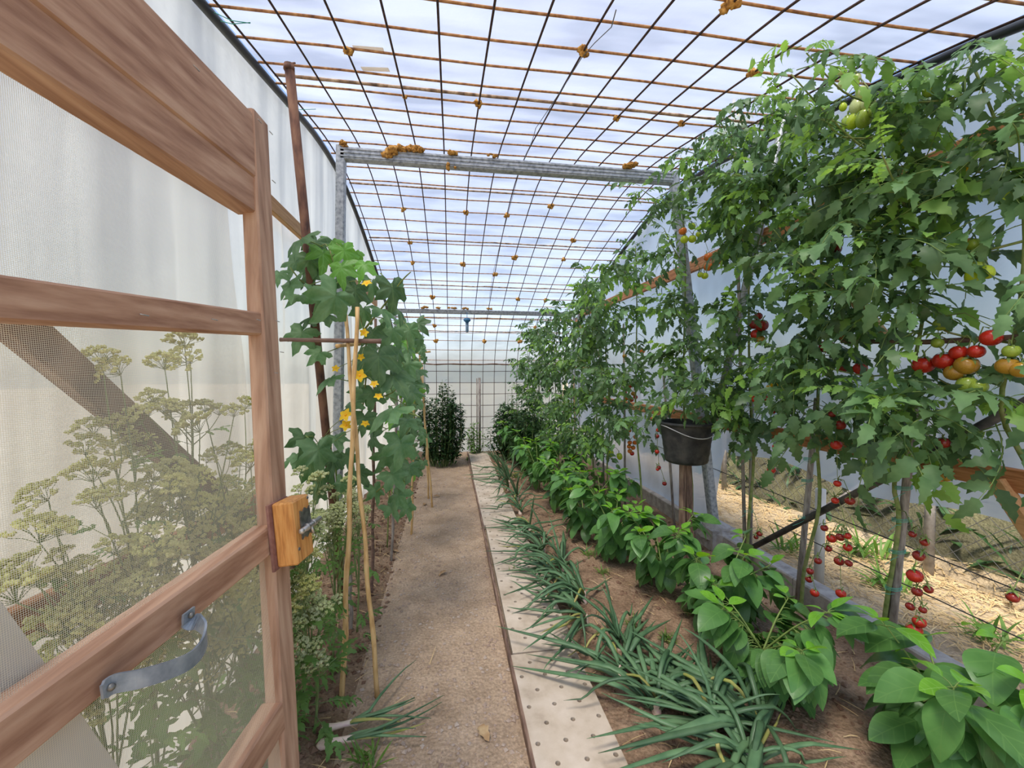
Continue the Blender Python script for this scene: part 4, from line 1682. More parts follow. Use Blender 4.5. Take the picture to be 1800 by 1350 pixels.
a, b = P(1615, 640, x=1.93), P(1558, 1210, x=1.98)
stake(a, gz(b), .016, M['stake'], 'grey cane tied to the nearest tomato stem', (.30, .42, .52, .62))
a, b = P(1436, 700, x=1.98), P(1400, 1100, x=2.02)
stake(a, gz(b), .015, M['stake'], 'grey cane tied to the second tomato stem', (.45, .62, .72))
a, b = P(1322, 640, x=2.0), P(1318, 1010, x=2.04)
stake(a, gz(b), .013, M['stake'], 'grey cane tied to the thin stem in front of the bucket', (.3, .55, .75))
for (px0, py0, px1, py1, y, lab) in ((1290, 175, 1296, 420, 2.55, 'thin brown cane rising above the foliage by the frame post'), (1165, 640, 1180, 850, 3.2, 'brown cane just past the bucket'),
                                     (1096, 570, 1098, 800, 3.7, 'brown cane behind the orange cherry truss'), (1055, 620, 1060, 800, 4.3, 'brown cane in the middle of the tomato row'),
                                     (1008, 660, 1012, 800, 5.0, 'pale cane in the far tomato foliage')):
    p, q = P(px0, py0, y=y), P(px1, py1, y=y)
    d = (q - p)
    foot = p + d * (p.z / -d.z)
    stake(p, gz(foot), .011, M['stake'] if y != 5.0 else M['bamboo'], lab)
p, q = P(985, 643, y=5.0), P(1062, 645, y=4.2)
mb = MB()
mb.tube([p, (p + q) / 2 + V(0, 0, -.02), q], .011, 6)
tag(obj('cross_stick', mb, M['bamboo'], smooth=True), 'pale horizontal stick lying through the far tomato foliage', 'stick')
p, q = P(1480, 600, x=1.80), P(1840, 590, x=1.86)
mb = MB()
mb.tube([p, (p + q) / 2 + V(0, 0, -.012), q], .011, 6)
tag(obj('cross_stick', mb, M['stick'], smooth=True), 'dark horizontal stick behind the red tomatoes', 'stick')

# ------------------------------------------------------------------ pepper plants
PG = 'pepper plants in a row between onions and tomatoes'


def pepper_plant(label, base, h, spread, n, seed, sc=1.0, fruits=0):
    b = Vector(base)
    pl = Plant('pepper_plant', label, 'pepper plant', base, PG, seed)
    R = pl.R
    fork = b + V(R.uniform(-.02, .02), R.uniform(-.02, .02), h * .35)
    pl.path([b, (b + fork) / 2 + V(.01, 0, 0), fork], .008, .006)
    br = []
    a0 = R.uniform(0, 6)
    for k in range(5):
        a = a0 + k * 1.26 + R.uniform(-.3, .3)
        e = fork + V(math.cos(a) * spread * R.uniform(.5, .9), math.sin(a) * spread * R.uniform(.5, .9), h * R.uniform(.35, .65))
        m = (fork + e) / 2 + V(0, 0, .02)
        br.append(pl.path([fork, m, e], .005, .0025, 5))
    for k in range(n):
        c = br[k % 5]
        p = c[int(len(c) * R.uniform(.05, 1)) % len(c)]
        out = p - b
        az = math.atan2(out.y, out.x) + R.uniform(-1.1, 1.1)
        t = (p.z - b.z) / h
        pl.leaf(PL, p, az, R.uniform(-.75, .15) + .3 * (t - .5), R.uniform(-.35, .35), sc * R.uniform(.7, 1.2), rad=.03)
    for c in br:
        e = c[-1]
        for k in range(4):
            pl.leaf(PY, e, k * 1.57 + R.uniform(-.4, .4), R.uniform(.0, .8), R.uniform(-.3, .3), sc * R.uniform(.45, .85), rad=.03)
    for k in range(int(n * .35)):
        a = R.uniform(0, 6.28)
        p = b + V(math.cos(a) * spread * .25, math.sin(a) * spread * .25, h * R.uniform(.25, .5))
        pl.leaf(PL, p, a, R.uniform(-.9, -.2), R.uniform(-.4, .4), sc * R.uniform(.7, 1.1), rad=.03)
    pl.done(M['stem'])
    return pl


pep = [((1.68, 1.14), .50, .19, 44, 1.35, 'pepper plant with large bright leaves cut by the lower photo corner'),
       ((1.38, 1.60), .42, .22, 100, 1.12, 'bushy pepper plant nearest the walkway with bright green tips'),
       ((1.46, 2.02), .46, .26, 60, 1.0, 'pepper plant behind the nearest bushy one below the bare tomato stems'),
       ((1.36, 2.42), .44, .24, 44, .95, 'pepper plant standing in front of the concrete footing'),
       ((1.22, 2.88), .50, .26, 52, .95, 'pepper plant directly in front of the bucket stake'),
       ((1.12, 3.30), .46, .25, 46, .9, 'pepper plant on the walkway side just past the bucket stake'),
       ((1.36, 3.55), .50, .25, 46, .9, 'pepper plant tucked against the tomato row past the bucket'),
       ((1.12, 3.95), .52, .26, 46, .9, 'pepper plant halfway down the row near the thin onions'),
       ((1.30, 4.40), .56, .26, 46, .9, 'pepper plant halfway down the row against the tomatoes'),
       ((1.04, 4.75), .54, .26, 46, .9, 'pepper plant opposite the third walkway board end'),
       ((1.10, 5.40), .60, .28, 46, .9, 'pepper plant beside the far walkway board'),
       ((1.00, 6.05), .66, .28, 46, .95, 'last pepper plant before the back wall')]
for i, ((x, y), h, sp, n, sc, lab) in enumerate(pep):
    pepper_plant(lab, (x, y, bed_height(x, y) - .01), h * 1.08, sp * 1.25, int(n * (1.85 if y > 1.3 else 1.7)), 300 + i, sc * (1.15 if y > 1.7 else 1.02))

# ------------------------------------------------------------------ onions
def onion_leaf_mesh(seed, fall, length, yellow=False, r=.0115):
    R = random.Random(seed)
    mb = MB()
    pts, rs = [], []
    n = 12
    p = V(0, 0, 0)
    pit = R.uniform(.35, 1.1) if fall > .5 else R.uniform(1.0, 1.45)
    az = 0.0
    kink = R.randint(3, 6)
    for i in range(n + 1):
        t = i / n
        pts.append(p.copy())
        rs.append(max(.0006, r * (math.sin(math.pi * (.16 + .84 * t)) ** .7) * (1 - .35 * t)))
        st = length / n
        p = p + V(math.cos(pit) * math.cos(az), math.cos(pit) * math.sin(az), math.sin(pit)) * st
        if fall:
            pit -= (.55 if i == kink else .16) * fall
            if p.z < .02:
                pit = max(pit, .05 + (.02 - p.z) * 4)
            pit = max(pit, -1.2)
        else:
            pit += R.uniform(-.04, .02)
        az += R.uniform(-.14, .14)
    for q in pts:
        if fall:
            q.z = max(q.z, .008)
    mb.tube(pts, rs, 6, flat=.62)
    if yellow:
        mb.tube([q + V(0, 0, .0) for q in pts[-4:]], [x * 1.02 for x in rs[-4:]], 5)
        return mb.mesh('onion_leaf', M['onion_yellow'], True)
    return mb.mesh('onion_leaf', M['onion_leaf'], True)


OF = [onion_leaf_mesh(i, 1.0 + .25 * (i % 3), .36 + .05 * (i % 4)) for i in range(10)]
def lying_leaf(seed):
    R = random.Random(seed)
    mb = MB()
    L_ = R.uniform(.34, .52)
    k = R.uniform(.25, .6)
    h0, h1 = R.uniform(.03, .09), R.uniform(.01, .05)
    pts, rs = [], []
    b1, b2 = R.uniform(-.12, .12), R.uniform(-.3, .3)
    for i in range(11):
        t = i / 10
        z = h0 * math.sin(min(1, t / k) * math.pi / 2) if t < k else h0 + (h1 - h0) * (t - k) / (1 - k)
        y = b1 * t * L_ + (b2 * (t - k) * L_ if t > k else 0)
        pts.append(V(L_ * t, y, z - .03 * (1 - min(1, t * 4))))
        rs.append(.0135 * (.55 + .45 * min(1, t * 3)) * (1 - t ** 2.2) + .0006)
    mb.tube(pts, rs, 6, flat=.45)
    return mb.mesh('onion_leaf', M['onion_leaf'], True)


OS = [lying_leaf(70 + i) for i in range(8)]
OU = [onion_leaf_mesh(30 + i, .35 if i % 2 else 0, .34) for i in range(4)]
OY = [onion_leaf_mesh(50 + i, 1.3, .34, True, .008) for i in range(3)]
mb = MB()
mb.lathe([(.001, -.012), (.016, -.004), (.022, .010), (.019, .026), (.010, .045), (.009, .075), (.001, .09)], 10)
BULB = mb.mesh('bulb', M['onion_bulb'], True)


def onion(label, x, y, seed, nf, nu, ny_, az0, spread, sc=1.0):
    z = bed_height(x, y)
    o = thing('onion_plant', label, 'onion', (x, y, z), 'onions in the bed beside the walkway')
    R = random.Random(seed)
    link('bulb', BULB, o, (0, 0, -.002), (R.uniform(-.3, .3), R.uniform(-.3, .3), 0), .9)
    ns_ = int(nf * (.75 if y < 1.8 else .4))
    for (ms, n) in ((OS, ns_), (OF, nf - ns_ + 2), (OU, nu), (OY, ny_)):
        for k in range(n):
            link('leaf', R.choice(ms), o, (R.uniform(-.012, .012), R.uniform(-.012, .012), .03 + R.uniform(0, .03)), (R.uniform(-.1, .1), R.uniform(-.08, .05), az0 + R.gauss(0, spread)), sc * R.uniform(.75, 1.2))


onl = [(.98, 1.40, 24, 2, 2, 1.7, 1.3, 1.05, 'large fallen onion clump nearest the camera, leaves over the walkway'),
       (.82, 1.52, 18, 0, 2, 1.0, 1.2, 1.0, 'fallen onion clump beside the nearest one at the walkway edge'),
       (1.16, 1.36, 14, 1, 1, 2.6, 1.1, 1.2, 'fallen onion clump at the foot of the nearest bushy pepper'),
       (1.02, 1.24, 18, 0, 1, 1.5, 1.6, 1.1, 'fallen onion clump at the bottom edge of the photo'),
       (.82, 1.72, 10, 0, 2, 1.6, 1.2, 1.0, 'fallen onion clump with a long yellowing leaf on the board'),
       (.90, 1.92, 4, 5, 1, 2.5, 1.2, .9, 'onion with a few upright leaves among the fallen ones'),
       (.80, 2.12, 9, 0, 2, 2.9, .8, 1.0, 'fallen onion clump with leaves reaching far onto the second board'),
       (.86, 2.34, 11, 1, 1, 2.7, 1.0, 1.05, 'dense fallen onion clump beside the second board middle'),
       (.78, 2.55, 9, 1, 1, 2.8, .9, 1.0, 'fallen onion clump beside the weeds of the second board'),
       (.84, 2.75, 9, 2, 1, 2.7, 1.1, 1.0, 'fallen onion clump in front of the bucket pepper plants'),
       (.76, 2.98, 8, 1, 1, 2.8, 1.0, 1.0, 'fallen onion clump near the joint of second and third boards'),
       (.82, 3.22, 7, 1, 1, 2.9, 1.1, .95, 'fallen onion just before the board joint'),
       (.76, 3.52, 6, 1, 2, 3.0, 1.0, .9, 'small onion at the joint of the boards'),
       (.74, 3.90, 6, 2, 1, 2.8, 1.3, .9, 'small onion past the board joint'),
       (.78, 4.35, 4, 5, 1, 2.8, 2.0, 1.0, 'half-upright onion past the board joint'),
       (.74, 4.75, 3, 7, 1, 2.8, 2.0, 1.1, 'upright onion tuft beside the third board'),
       (.80, 5.1, 3, 8, 1, 2.8, 2.0, 1.15, 'taller upright onion tuft beside the far peppers'),
       (.74, 5.5, 2, 7, 0, 2.8, 2.0, 1.1, 'upright onion tuft beside the farthest board')]
for i, (x, y, nf, nu, ny_, az, spd, sc, lab) in enumerate(onl):
    onion(lab, x - (.07 if y > 1.6 else .0), y, 500 + i, int(nf * 1.25), nu, ny_, az, spd, sc * 1.06)

# two pulled onions lying on the path
for (px, py, qx, qy, lab, sd) in ((570, 1287, 690, 1262, 'pulled onion lying on the path with a raised green leaf', 1), (565, 1312, 680, 1298, 'pulled pink onion lying nearest the photo bottom', 2)):
    p, q = P(px, py, z=.03), P(qx, qy, z=.03)
    d = (q - p).normalized()
    az = math.atan2(d.y, d.x)
    o = thing('pulled_onion', lab, 'onion', (p.x, p.y, bed_height(p.x, p.y)), 'pulled onions on the path')
    bz = .03
    mb = MB()
    mb.tube([V(-.018, 0, bz - .008), V(-.012, 0, bz - .008), V(0, 0, bz - .006), V(.018, 0, bz - .004), V(.035, 0, bz), V(.07, .002, bz), V(.12, .004, bz)], [.003, .010, .018, .018, .012, .0105, .012], 10)
    obj('bulb', mb, M['onion_bulb'], o, smooth=True, rot=(0, 0, az))
    RR = random.Random(sd)
    for k in range(6):
        mb = MB()
        ln = RR.uniform(.18, .36)
        sdw = RR.uniform(-.35, .45)
        lift = .22 if (k == 0 and sd == 1) else RR.uniform(0, .03)
        pts = [V(.08, .004, bz)]
        for j in range(1, 8):
            t = j / 7
            pts.append(V(.08 + ln * t, .004 + sdw * ln * t * t + .01 * math.sin(t * 4 + k), max(.02, bz + lift * math.sin(t * 1.9) - .02 * t + k * .002)))
        if k == 0 and sd == 1:
            pts = [V(.1, .01, bz), V(.16, .03, bz + .01), V(.20, .09, bz + .02), V(.25, .17, bz + .015), V(.30, .25, bz), V(.35, .31, bz - .012)]
        n = len(pts)
        mb.tube(pts, [.009 * (1 - .85 * (j / (n - 1)) ** 1.5) for j in range(n)], 6, flat=.6)
        obj('leaf', mb, M['onion_yellow'] if k == 3 else M['onion_leaf'], o, smooth=True, rot=(0, 0, az))

# ------------------------------------------------------------------ weeds
def tuft_mesh(seed, n, l, mat, w=.0028):
    R = random.Random(seed)
    mb = MB()
    for k in range(n):
        add_blade(mb, tm(R.uniform(-.03, .03), R.uniform(-.03, .03), 0, R.uniform(0, 6.28), R.uniform(.5, 1.4), 0), l * R.uniform(.5, 1.2), w * R.uniform(.8, 1.6), 4, oval, R.uniform(.1, .7), .2)
    return mb.mesh('blades', mat, True)


TU = [tuft_mesh(i, 34, .075, M['weed']) for i in range(3)]
for i, (px, py, s_, lab) in enumerate(((640, 1340, 1.3, 'bright grass tuft below the pulled onions'), (905, 1010, 1.0, 'small grass tuft on the edge of the second board'), (925, 930, 1.1, 'feathery weed tuft at the board joint'),
                                      (1110, 1105, .9, 'small weed tuft in bare soil beside the onions'), (1175, 1125, .9, 'weed tuft in bare soil between onions and peppers'), (1035, 975, 1.0, 'weed tuft behind the dense onion clump'),
                                      (905, 840, 1.5, 'grass tuft at the far onion row'), (825, 808, 1.2, 'grass tuft at the far end of the path'), (1060, 1010, .8, 'grass tuft among the onions beside bare soil'), (1210, 1080, .9, 'weed tuft under the pepper leaves in the bed'))):
    p = P(px, py, z=.01)
    o = thing('grass_tuft', lab, 'grass tuft', (p.x, p.y, bed_height(p.x, p.y)), 'small weed tufts on the soil')
    link('blades', TU[i % 3], o, scale=s_)['kind'] = 'stuff'
RW = random.Random(21)
labs = ['nearest', 'second nearest', 'third nearest', 'fourth nearest', 'farthest']
for i, (x, y, s_) in enumerate(((2.75, 1.7, 2.4), (2.9, 2.3, 3), (2.7, 2.9, 3), (3.15, 1.5, 3), (3.2, 2.7, 3.5))):
    o = thing('grass_tuft', f'green weed tuft on the straw outside the open side, {labs[i]} of five', 'grass tuft', (x, y, outside_h(x, y)), 'weed tufts outside')
    link('blades', TU[i % 3], o, scale=s_)['kind'] = 'stuff'
# growth on the bank outside
bl = MB()
for k in range(3500):
    x, y = RW.uniform(3.4, 6.0), RW.uniform(-4, 9)
    add_blade(bl, tm(x, y, outside_h(x, y) - .02, RW.uniform(0, 6.28), RW.uniform(.4, 1.3)), RW.uniform(.1, .4), RW.uniform(.01, .03), 3, oval, RW.uniform(.2, .9), .2)
tag(obj('bank_growth', bl, M['bush_leaf'], smooth=True), 'rough dark growth covering the bank beyond the fence', 'undergrowth', kind='stuff')

# ------------------------------------------------------------------ flowering umbels behind and beside the door
def umbel_mesh(seed, rad, nr, nf, mat, fl=.0026):
    R = random.Random(seed)
    mb = MB()
    tips = []
    mb.mi = 1
    for k in range(nr):
        a = k * 2.399
        q = math.sqrt((k + .5) / nr)
        e = V(math.cos(a) * rad * q, math.sin(a) * rad * q, rad * (1.0 - .65 * q * q) + R.uniform(-.004, .004))
        mb.tube([V(0, 0, 0), e * .55 + V(0, 0, .004), e], .0007, 3, False)
        tips.append(e)
    mb.mi = 0
    for e in tips:
        for j in range(nf):
            a = j * 2.4 + R.uniform(0, 1)
            q = math.sqrt((j + .5) / nf) * rad * .19
            c = e + V(math.cos(a) * q, math.sin(a) * q, .006 + R.uniform(-.003, .004))
            f = fl * R.uniform(.7, 1.3)
            mb.add([c + V(f, 0, 0), c + V(-f * .5, f * .87, 0), c + V(-f * .5, -f * .87, 0), c + V(0, 0, f), c - V(0, 0, f)],
                   [(0, 1, 3), (1, 2, 3), (2, 0, 3), (1, 0, 4), (2, 1, 4), (0, 2, 4)])
    return mb.mesh('umbel', [mat, M['umbel_stem']], True)


UM = [umbel_mesh(i, .045, 17, 13, M['umbel'], .0042) for i in range(4)]
US = [umbel_mesh(10 + i, .036, 13, 11, M['umbel_seed'], .0046) for i in range(3)]


def feather_mesh(seed):
    R = random.Random(seed)
    mb = MB()
    L_ = .12
    mb.mi = 1
    mb.tube([(0, 0, 0), (L_ * .5, 0, .012), (L_, 0, 0)], .0012, 4, False)
    mb.mi = 0
    for t in (.4, .65, .85, 1.0):
        for sg in ((-1, 1) if t < 1 else (0,)):
            ll = R.uniform(.03, .055)
            add_blade(mb, tm(L_ * t, 0, .01, sg * R.uniform(.5, .9), R.uniform(-.3, .2)), ll, ll * R.uniform(.13, .25), 6, oval, .4, .15, .3)
    return mb.mesh('leaf', [M['parsley'], M['umbel_stem']], True)


FE = [feather_mesh(i) for i in range(5)]


def umbel_plant(label, x, y, h, spread, nb, seed, meshes, nleaf, wall=XL + .07, sc=1.0, tops=()):
    z = bed_height(x, y) - .01
    pl = Plant('flowering_umbel', label, 'umbel plant', (x, y, z), 'flowering umbel plants by the door', seed)
    R = pl.R
    main = pl.path([V(x, y, z), V(x + .01, y + .01, h * .35), V(x + R.uniform(-.03, .03), y + R.uniform(-.03, .03), h * .7)], .006, .004, 5)
    ends = []
    for k in range(nb):
        s0 = main[int(len(main) * R.uniform(.35, .98)) % len(main)]
        a = R.uniform(0, 6.28)
        e = V(x + math.cos(a) * spread * R.uniform(.2, 1), y + math.sin(a) * spread * R.uniform(.2, 1), max(s0.z + .12, h * R.uniform(.62, 1.0)))
        e.x = max(e.x, wall)
        ends.append((s0, e))
    for e in tops:
        ends.append((main[-1], Vector(e)))
    for s0, e in ends:
        # keep clear of the door leaf
        if (e - B).dot(NN) > -.07 and e.y < 1.15:
            e -= NN * ((e - B).dot(NN) + .09)
        m = (s0 + e) / 2 + V(R.uniform(-.02, .02), R.uniform(-.02, .02), .02)
        c = pl.path([s0, m, e], .003, .0014, 4)
        d = (c[-1] - c[-2]).normalized()
        link('umbel', R.choice(meshes), pl.o, e - pl.base, (R.uniform(-.2, .9), R.uniform(-.6, .6), R.uniform(-.6, .6)), sc * R.uniform(.7, 1.15))
        # a smaller umbel on a side ray
        for _ in range(2):
            f = m + V(R.uniform(-.07, .05), R.uniform(-.07, .07), R.uniform(.06, .12))
            f.x = max(f.x, wall)
            if not ((f - B).dot(NN) > -.06 and f.y < 1.15):
                pl.path([m, (m + f) / 2 + V(.008, 0, 0), f], .0018, .001, 4)
                link('umbel', R.choice(meshes), pl.o, f - pl.base, (R.uniform(-.5, .3), R.uniform(-.4, .4), R.uniform(0, 6)), sc * R.uniform(.5, .8))
        link('leaf', R.choice(FE), pl.o, m - pl.base, (R.uniform(-.4, .4), R.uniform(-.6, .3), R.uniform(0, 6.28)), R.uniform(.5, .9))
    for k in range(nleaf):
        p = main[int(len(main) * R.uniform(.05, .8))]
        a = R.uniform(0, 6.28)
        if p.x < XL + .2 and math.cos(a) < -.2:
            a = math.pi - a
        link('leaf', R.choice(FE), pl.o, p - pl.base, (R.uniform(-.4, .4), R.uniform(-.7, .4), a), R.uniform(.8, 1.4))
    pl.done(M['umbel_stem'])


tp = lambda *l: [P(px, py, x=xx) for (px, py, xx) in l]
umbel_plant('tall flowering umbel plant nearest the camera behind the screen, at the photo edge', -.74, .98, 1.05, .13, 11, 601, UM, 10, tops=tp((70, 955, -.8), (30, 1060, -.76), (85, 880, -.8)))
umbel_plant('tall flowering umbel with two slim heads above the dark slanting brace', -.76, 1.14, 1.18, .14, 12, 602, UM, 12, tops=tp((180, 640, -.8), (212, 660, -.78), (150, 800, -.78)))
umbel_plant('tallest flowering umbel plant behind the middle of the screen', -.73, 1.30, 1.28, .15, 13, 603, UM, 12, tops=tp((290, 650, -.8), (325, 612, -.8), (335, 640, -.8), (250, 745, -.78)))
umbel_plant('flowering umbel plant behind the screen near the door stile', -.70, 1.48, 1.10, .16, 14, 604, UM, 14, tops=tp((360, 725, -.75), (430, 720, -.75)))
umbel_plant('dense low flowering umbel plant behind the lower screen panel', -.66, 1.22, .86, .14, 13, 605, UM, 24)
umbel_plant('dense leafy umbel plant behind the bottom of the screen door', -.68, 1.42, .74, .15, 13, 606, UM, 26)
umbel_plant('bushy umbel plant behind the door stile below the latch', -.62, 1.58, .82, .14, 12, 607, UM, 22)
umbel_plant('pale seeding umbel plant just beside the latch block', -.62, 1.80, .98, .14, 12, 608, US, 18, sc=1.0)
umbel_plant('pale seeding umbel plant leaning on the bamboo canes', -.56, 2.02, .92, .17, 12, 609, US, 18, sc=1.05)
umbel_plant('low umbel plant at the foot of the bamboo canes', -.52, 1.62, .50, .13, 10, 610, US, 20, sc=1.1)
umbel_plant('slim umbel plant behind the bamboo canes', -.50, 2.25, .85, .13, 7, 611, US, 8, sc=.9)

# ------------------------------------------------------------------ bamboo canes and sticks on the left
def cane(name, a, b, r, mat, lab, nodes=5, cat='cane', grp=None):
    a, b = Vector(a), Vector(b)
    o = thing(name, lab, cat, tuple(b), grp)
    mb = MB()
    n = 24
    pts = [(a - b) * (1 - i / n) + V(.003 * math.sin(i), .003 * math.cos(i * 1.3), 0) for i in range(n + 1)]
    rs = [r * (.85 + .25 * i / n) * (1.14 if i % max(2, n // nodes) == 0 else 1) for i in range(n + 1)]
    mb.tube(pts, rs, 9)
    obj('shaft', mb, mat, o, smooth=True)
    return o


ca = P(607, 553, y=2.02)
cb = P(665, 1214, z=.03)
cane('bamboo_cane', ca, gz(cb), .0095, M['bamboo'], 'bamboo cane whose foot stands nearer the path in the crossed pair', 5, 'cane', 'crossed canes')
da = P(628, 540, y=1.98)
db = P(601, 1225, z=.03)
cane('bamboo_cane', da, gz(db), .0105, M['bamboo'], 'bamboo cane whose foot stands farther from the path in the crossed pair', 5, 'cane', 'crossed canes')
p, q = P(492, 597, y=2.0), P(671, 600, y=1.98)
cane('cross_stick', p, q, .010, M['stick'], 'dark horizontal stick lying across the crossed bamboo canes', 3, 'stick')
p, q = P(592, 608, y=1.94), P(632, 604, y=2.3)
cane('cane_stub', p, q, .010, M['bamboo'], 'cut bamboo stub pointing at the viewer below the dark stick', 2, 'stick')
for i, (px0, py0, px1, py1, y, mat, lab) in enumerate(((742, 640, 750, 800, 4.6, 'bamboo', 'thin bamboo cane at the far edge of the cucumber vines'), (735, 600, 752, 795, 4.3, 'bamboo', 'leaning bamboo cane beyond the second cucumber vine'),
                                          (700, 620, 690, 930, 3.1, 'stake', 'grey cane inside the second cucumber vine'), (728, 640, 725, 860, 3.6, 'bamboo', 'bamboo cane inside the far cucumber vine'),
                                          (660, 560, 655, 960, 2.6, 'stick', 'dark cane inside the nearest cucumber vine'), (612, 880, 618, 1130, 2.25, 'stake', 'grey cane stub behind the crossed bamboo canes'))):
    p, q = P(px0, py0, y=y), P(px1, py1, y=y)
    d = q - p
    foot = p + d * (p.z / -d.z)
    cane('cane', p, gz(foot), .009, M[mat], lab, 6, 'cane', 'canes among the cucumber vines')
p, q = P(715, 622, y=4.2), P(757, 618, y=4.2)
cane('cross_stick', p, q, .009, M['bamboo'], 'pale horizontal stick beyond the second cucumber vine', 3, 'stick')

# ------------------------------------------------------------------ cucumber vines
def cuke(label, base, stems, leaves, flowers, seed, y, dx=0.0):
    pl = Plant('cucumber_vine', label, 'cucumber vine', base, 'cucumber vines climbing the canes', seed)
    R = pl.R
    for s in stems:
        pl.path(s, .006, .003)
    for (px, py, spx, yy, young) in leaves:
        p = P(px, py, y=yy)
        if p.x < XL + .08:
            p = P(px, py, x=XL + .08)
        depth = (p - CAMP).dot(_fwd)
        sc = spx * depth / F / .215
        near = min(pl.pts, key=lambda q: (q - p).length)
        d = p - near
        az = math.atan2(d.y - .06, d.x) if d.length > .02 else R.uniform(3, 6)
        # blade tilts so that its upper face looks up and to the camera
        fwd = V(math.cos(az), math.sin(az), 0)
        nrm = (V(R.uniform(-.7, .9), -R.uniform(.15, 1.0), R.uniform(.2, 1.0))).normalized()
        tip = V(d.x * 1.2 + R.uniform(-.3, .3), -.1, -.55 + R.uniform(-.3, .3))
        tip = (tip - nrm * tip.dot(nrm)).normalized()
        sd = nrm.cross(tip)
        m4 = Matrix((tip, sd, nrm)).transposed().to_4x4()
        o = link('leaf', R.choice(CY if young else CL), pl.o)
        o.matrix_local = Matrix.Translation(p - pl.base) @ m4 @ Matrix.Scale(sc, 4)
        if d.length > .12:
            bk_ = p - tip * .09 * sc - nrm * .06 * sc
            pl.stem.tube([near - pl.base, (near + bk_) / 2 - pl.base + V(0, 0, .02), bk_ - pl.base], .0025, 4, False)
    for (px, py, s_, yy) in flowers:
        p = P(px, py, y=yy)
        o = link('flower', FL_BIG, pl.o, p - pl.base, (R.uniform(.7, 1.4), R.uniform(-.4, .4), R.uniform(-.4, .4)), s_)
        near = min(pl.pts, key=lambda q: (q - p).length)
        pl.stem.tube([near - pl.base, (near + p) / 2 - pl.base + V(0, 0, .015), p - pl.base], .0018, 4, False)
    pl.done(M['oldstem'])
    return pl


cl = [(530, 420, 80, 2.05, 0), (568, 445, 70, 2.1, 1), (605, 440, 60, 2.1, 1), (600, 470, 70, 2.0, 1), (640, 465, 60, 2.1, 1), (545, 455, 60, 2.15, 0), (510, 500, 70, 2.15, 0), (490, 480, 45, 2.3, 0), (545, 480, 70, 2.2, 0),
      (590, 520, 100, 1.95, 0), (560, 520, 70, 2.05, 0), (625, 510, 70, 2.1, 0), (690, 505, 80, 2.3, 0), (672, 545, 65, 2.25, 0), (640, 545, 60, 2.3, 0), (700, 545, 55, 2.5, 0), (575, 555, 55, 2.1, 0), (530, 585, 70, 2.15, 0), (562, 620, 50, 2.15, 0),
      (545, 560, 45, 2.2, 0), (655, 585, 70, 2.3, 0), (690, 580, 70, 2.4, 0), (720, 580, 55, 2.6, 0), (665, 625, 95, 2.2, 0), (690, 660, 85, 2.25, 0), (718, 640, 60, 2.5, 0), (735, 650, 50, 2.7, 0), (580, 665, 65, 2.2, 0), (640, 650, 55, 2.35, 0),
      (655, 690, 60, 2.35, 0), (690, 720, 100, 2.1, 0), (640, 735, 55, 2.3, 0), (725, 690, 60, 2.5, 0), (620, 710, 50, 2.3, 0), (560, 790, 90, 2.0, 0), (590, 770, 60, 2.2, 0), (655, 770, 60, 2.3, 0), (705, 780, 80, 2.15, 0), (680, 800, 60, 2.4, 0), (535, 770, 70, 2.1, 0),
      (610, 800, 60, 2.25, 0), (690, 835, 65, 2.3, 0), (720, 820, 55, 2.4, 0), (700, 870, 60, 2.3, 0), (570, 830, 60, 2.15, 0), (560, 860, 50, 2.2, 0), (660, 860, 50, 2.4, 0), (715, 890, 45, 2.5, 0), (685, 890, 50, 2.4, 0), (630, 830, 55, 2.4, 0), (640, 620, 60, 2.4, 0), (665, 740, 60, 2.4, 0), (555, 425, 60, 2.15, 0), (585, 425, 55, 2.2, 1), (625, 445, 50, 2.2, 1), (520, 460, 60, 2.25, 0), (530, 520, 60, 2.25, 0), (610, 490, 70, 2.15, 0), (655, 500, 60, 2.25, 0), (520, 800, 60, 2.1, 0), (545, 815, 70, 2.05, 0), (585, 805, 60, 2.1, 0), (600, 850, 50, 2.2, 0), (640, 690, 55, 2.4, 0), (715, 740, 60, 2.3, 0), (700, 620, 60, 2.4, 0)]
y0 = 2.4
b0 = (-.62, y0, bed_height(-.62, y0))
cuke('nearest cucumber vine with big dark leaves over the crossed canes', b0,
     [[V(-.62, y0, 0), V(-.60, y0 - .02, .6), P(640, 700, y=2.38), P(640, 580, y=2.3), P(600, 500, y=2.15), P(580, 440, y=2.12)], [P(640, 580, y=2.3), P(680, 530, y=2.35), P(705, 495, y=2.3), P(722, 478, y=2.25)],
      [P(640, 700, y=2.38), P(690, 690, y=2.4), P(720, 640, y=2.55)], [V(-.60, y0 - .02, .6), P(690, 840, y=2.4), P(705, 790, y=2.35)], [P(600, 500, y=2.15), P(540, 500, y=2.2), P(510, 470, y=2.2)], [V(-.62, y0, .2), P(590, 820, y=2.25), P(560, 780, y=2.15)]],
     cl, [(645, 498, .8, 2.0), (632, 660, 1.0, 1.95), (608, 730, 1.1, 1.98), (608, 748, .9, 1.98), (640, 585, .7, 2.0), (658, 675, .7, 2.0), (665, 697, .7, 2.0), (590, 648, .6, 2.05), (642, 745, .7, 2.1), (635, 628, .6, 2.0)], 700, 2.3)
RC = random.Random(9)


def auto_leaves(px0, px1, py0, py1, n, y_, s0, s1):
    return [(RC.uniform(px0, px1), RC.uniform(py0, py1), RC.uniform(s0, s1), y_ + RC.uniform(-.25, .25), RC.random() < .1) for _ in range(n)]


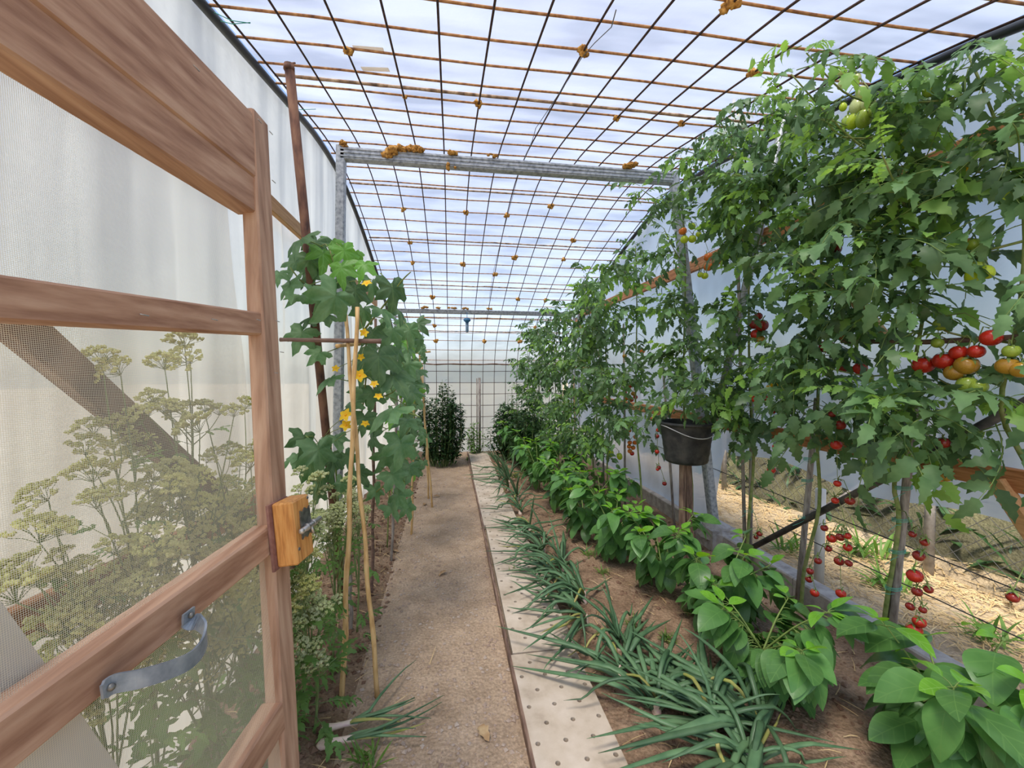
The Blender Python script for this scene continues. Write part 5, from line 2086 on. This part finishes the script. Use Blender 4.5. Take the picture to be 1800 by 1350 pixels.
x1 = -.58
for (y_, rect, n, ss, lab, sd) in ((3.3, (688, 738, 560, 860), 42, (30, 48), 'second cucumber vine behind the nearest one', 701), (4.2, (705, 748, 590, 820), 40, (20, 34), 'farthest cucumber vine before the dark bush', 702)):
    bb = (-.5, y_, bed_height(-.5, y_))
    cuke(lab, bb, [[V(-.5, y_, 0), V(-.46, y_, .7), P(715, 640, y=y_), P(712, 590, y=y_)], [V(-.5, y_, .3), P(725, 760, y=y_), P(730, 660, y=y_)]], auto_leaves(*rect, n, y_, *ss), [], sd, y_)

# dry leaves curled at the foot of the vines
for i, (px, py) in enumerate(((762, 870), (745, 885), (700, 960), (785, 1000), (842, 1268))):
    p = P(px, py, z=.06 if i == 2 else .03)
    mb = MB()
    add_blade(mb, tm(0, 0, .0, i * 1.3, .2), .075, .02, 6, oval, .3, .4, .2, .5)
    o = obj('dry_leaf', mb, M['dry'], smooth=True, loc=(p.x, p.y, bed_height(p.x, p.y) + .012))
    tag(o, ['curled dry leaf on the bed past the vines', 'curled dry leaf at the foot of the second vine', 'pale dry leaf on the dark bed under the nearest cucumber vine', 'dry leaf lying in the middle of the path', 'small dry leaf near the pulled onions on the path'][i], 'dry leaf')

# ------------------------------------------------------------------ far bush and small plants at the back wall
def bush(label, x, y, h, w, nst, seed, lscale, nleaf, mat, name='leafy_bush', taper=.4):
    o = thing(name, label, 'bush', (x, y, bed_height(x, y)), None)
    R = random.Random(seed)
    st, lf = MB(), MB()
    for k in range(nst):
        a = R.uniform(0, 6.28)
        rad = w * math.sqrt(R.random())
        hh = h * (1 - taper * (rad / w)) * R.uniform(.75, 1.0)
        e = V(math.cos(a) * rad, math.sin(a) * rad * .8, hh)
        m = V(e.x * 1.0, e.y * 1.0, hh * .5)
        st.tube([V(e.x * .45, e.y * .45, 0), m, e], [.007, .005, .0015], 4, False)
        for j in range(nleaf):
            t = R.uniform(.12, 1.0)
            p = V(m.x * (.5 + t), m.y * (.5 + t), m.z * t * 2) if t < .5 else m + (e - m) * (t * 2 - 1)
            p = p + V(R.uniform(-.05, .05), R.uniform(-.05, .05), 0)
            l = lscale * R.uniform(.6, 1.2)
            add_blade(lf, tm(*p, R.uniform(0, 6.28), R.uniform(-.5, .7)), l, l * .28, 3, oval, .3, .15)
    obj('stems', st, M['umbel_stem'], o, smooth=True)
    f = obj('foliage', lf, mat, o, smooth=True)
    f['kind'] = 'stuff'


bush('tall dark green leafy bush at the back wall beside the cucumber vines', -.14, 6.25, 1.55, .36, 50, 801, .065, 110, M['bush_leaf'])
bush('small light plant in front of the pole at the back wall', .42, 6.92, .72, .14, 10, 802, .07, 26, M['parsley'], 'small_plant')
bush('dark low plant at the far end beside the walkway', .92, 6.5, 1.1, .30, 30, 803, .075, 70, M['bush_leaf'], 'leafy_bush')
bush('dark leafy plant between the far peppers and the tomato row', 1.12, 5.75, 1.25, .28, 26, 805, .075, 60, M['bush_leaf'], 'leafy_bush')
bush('wispy plant rising above the last pepper at the back wall', 1.08, 6.75, 1.45, .20, 16, 804, .05, 40, M['tomato_leaf'], 'leafy_bush')
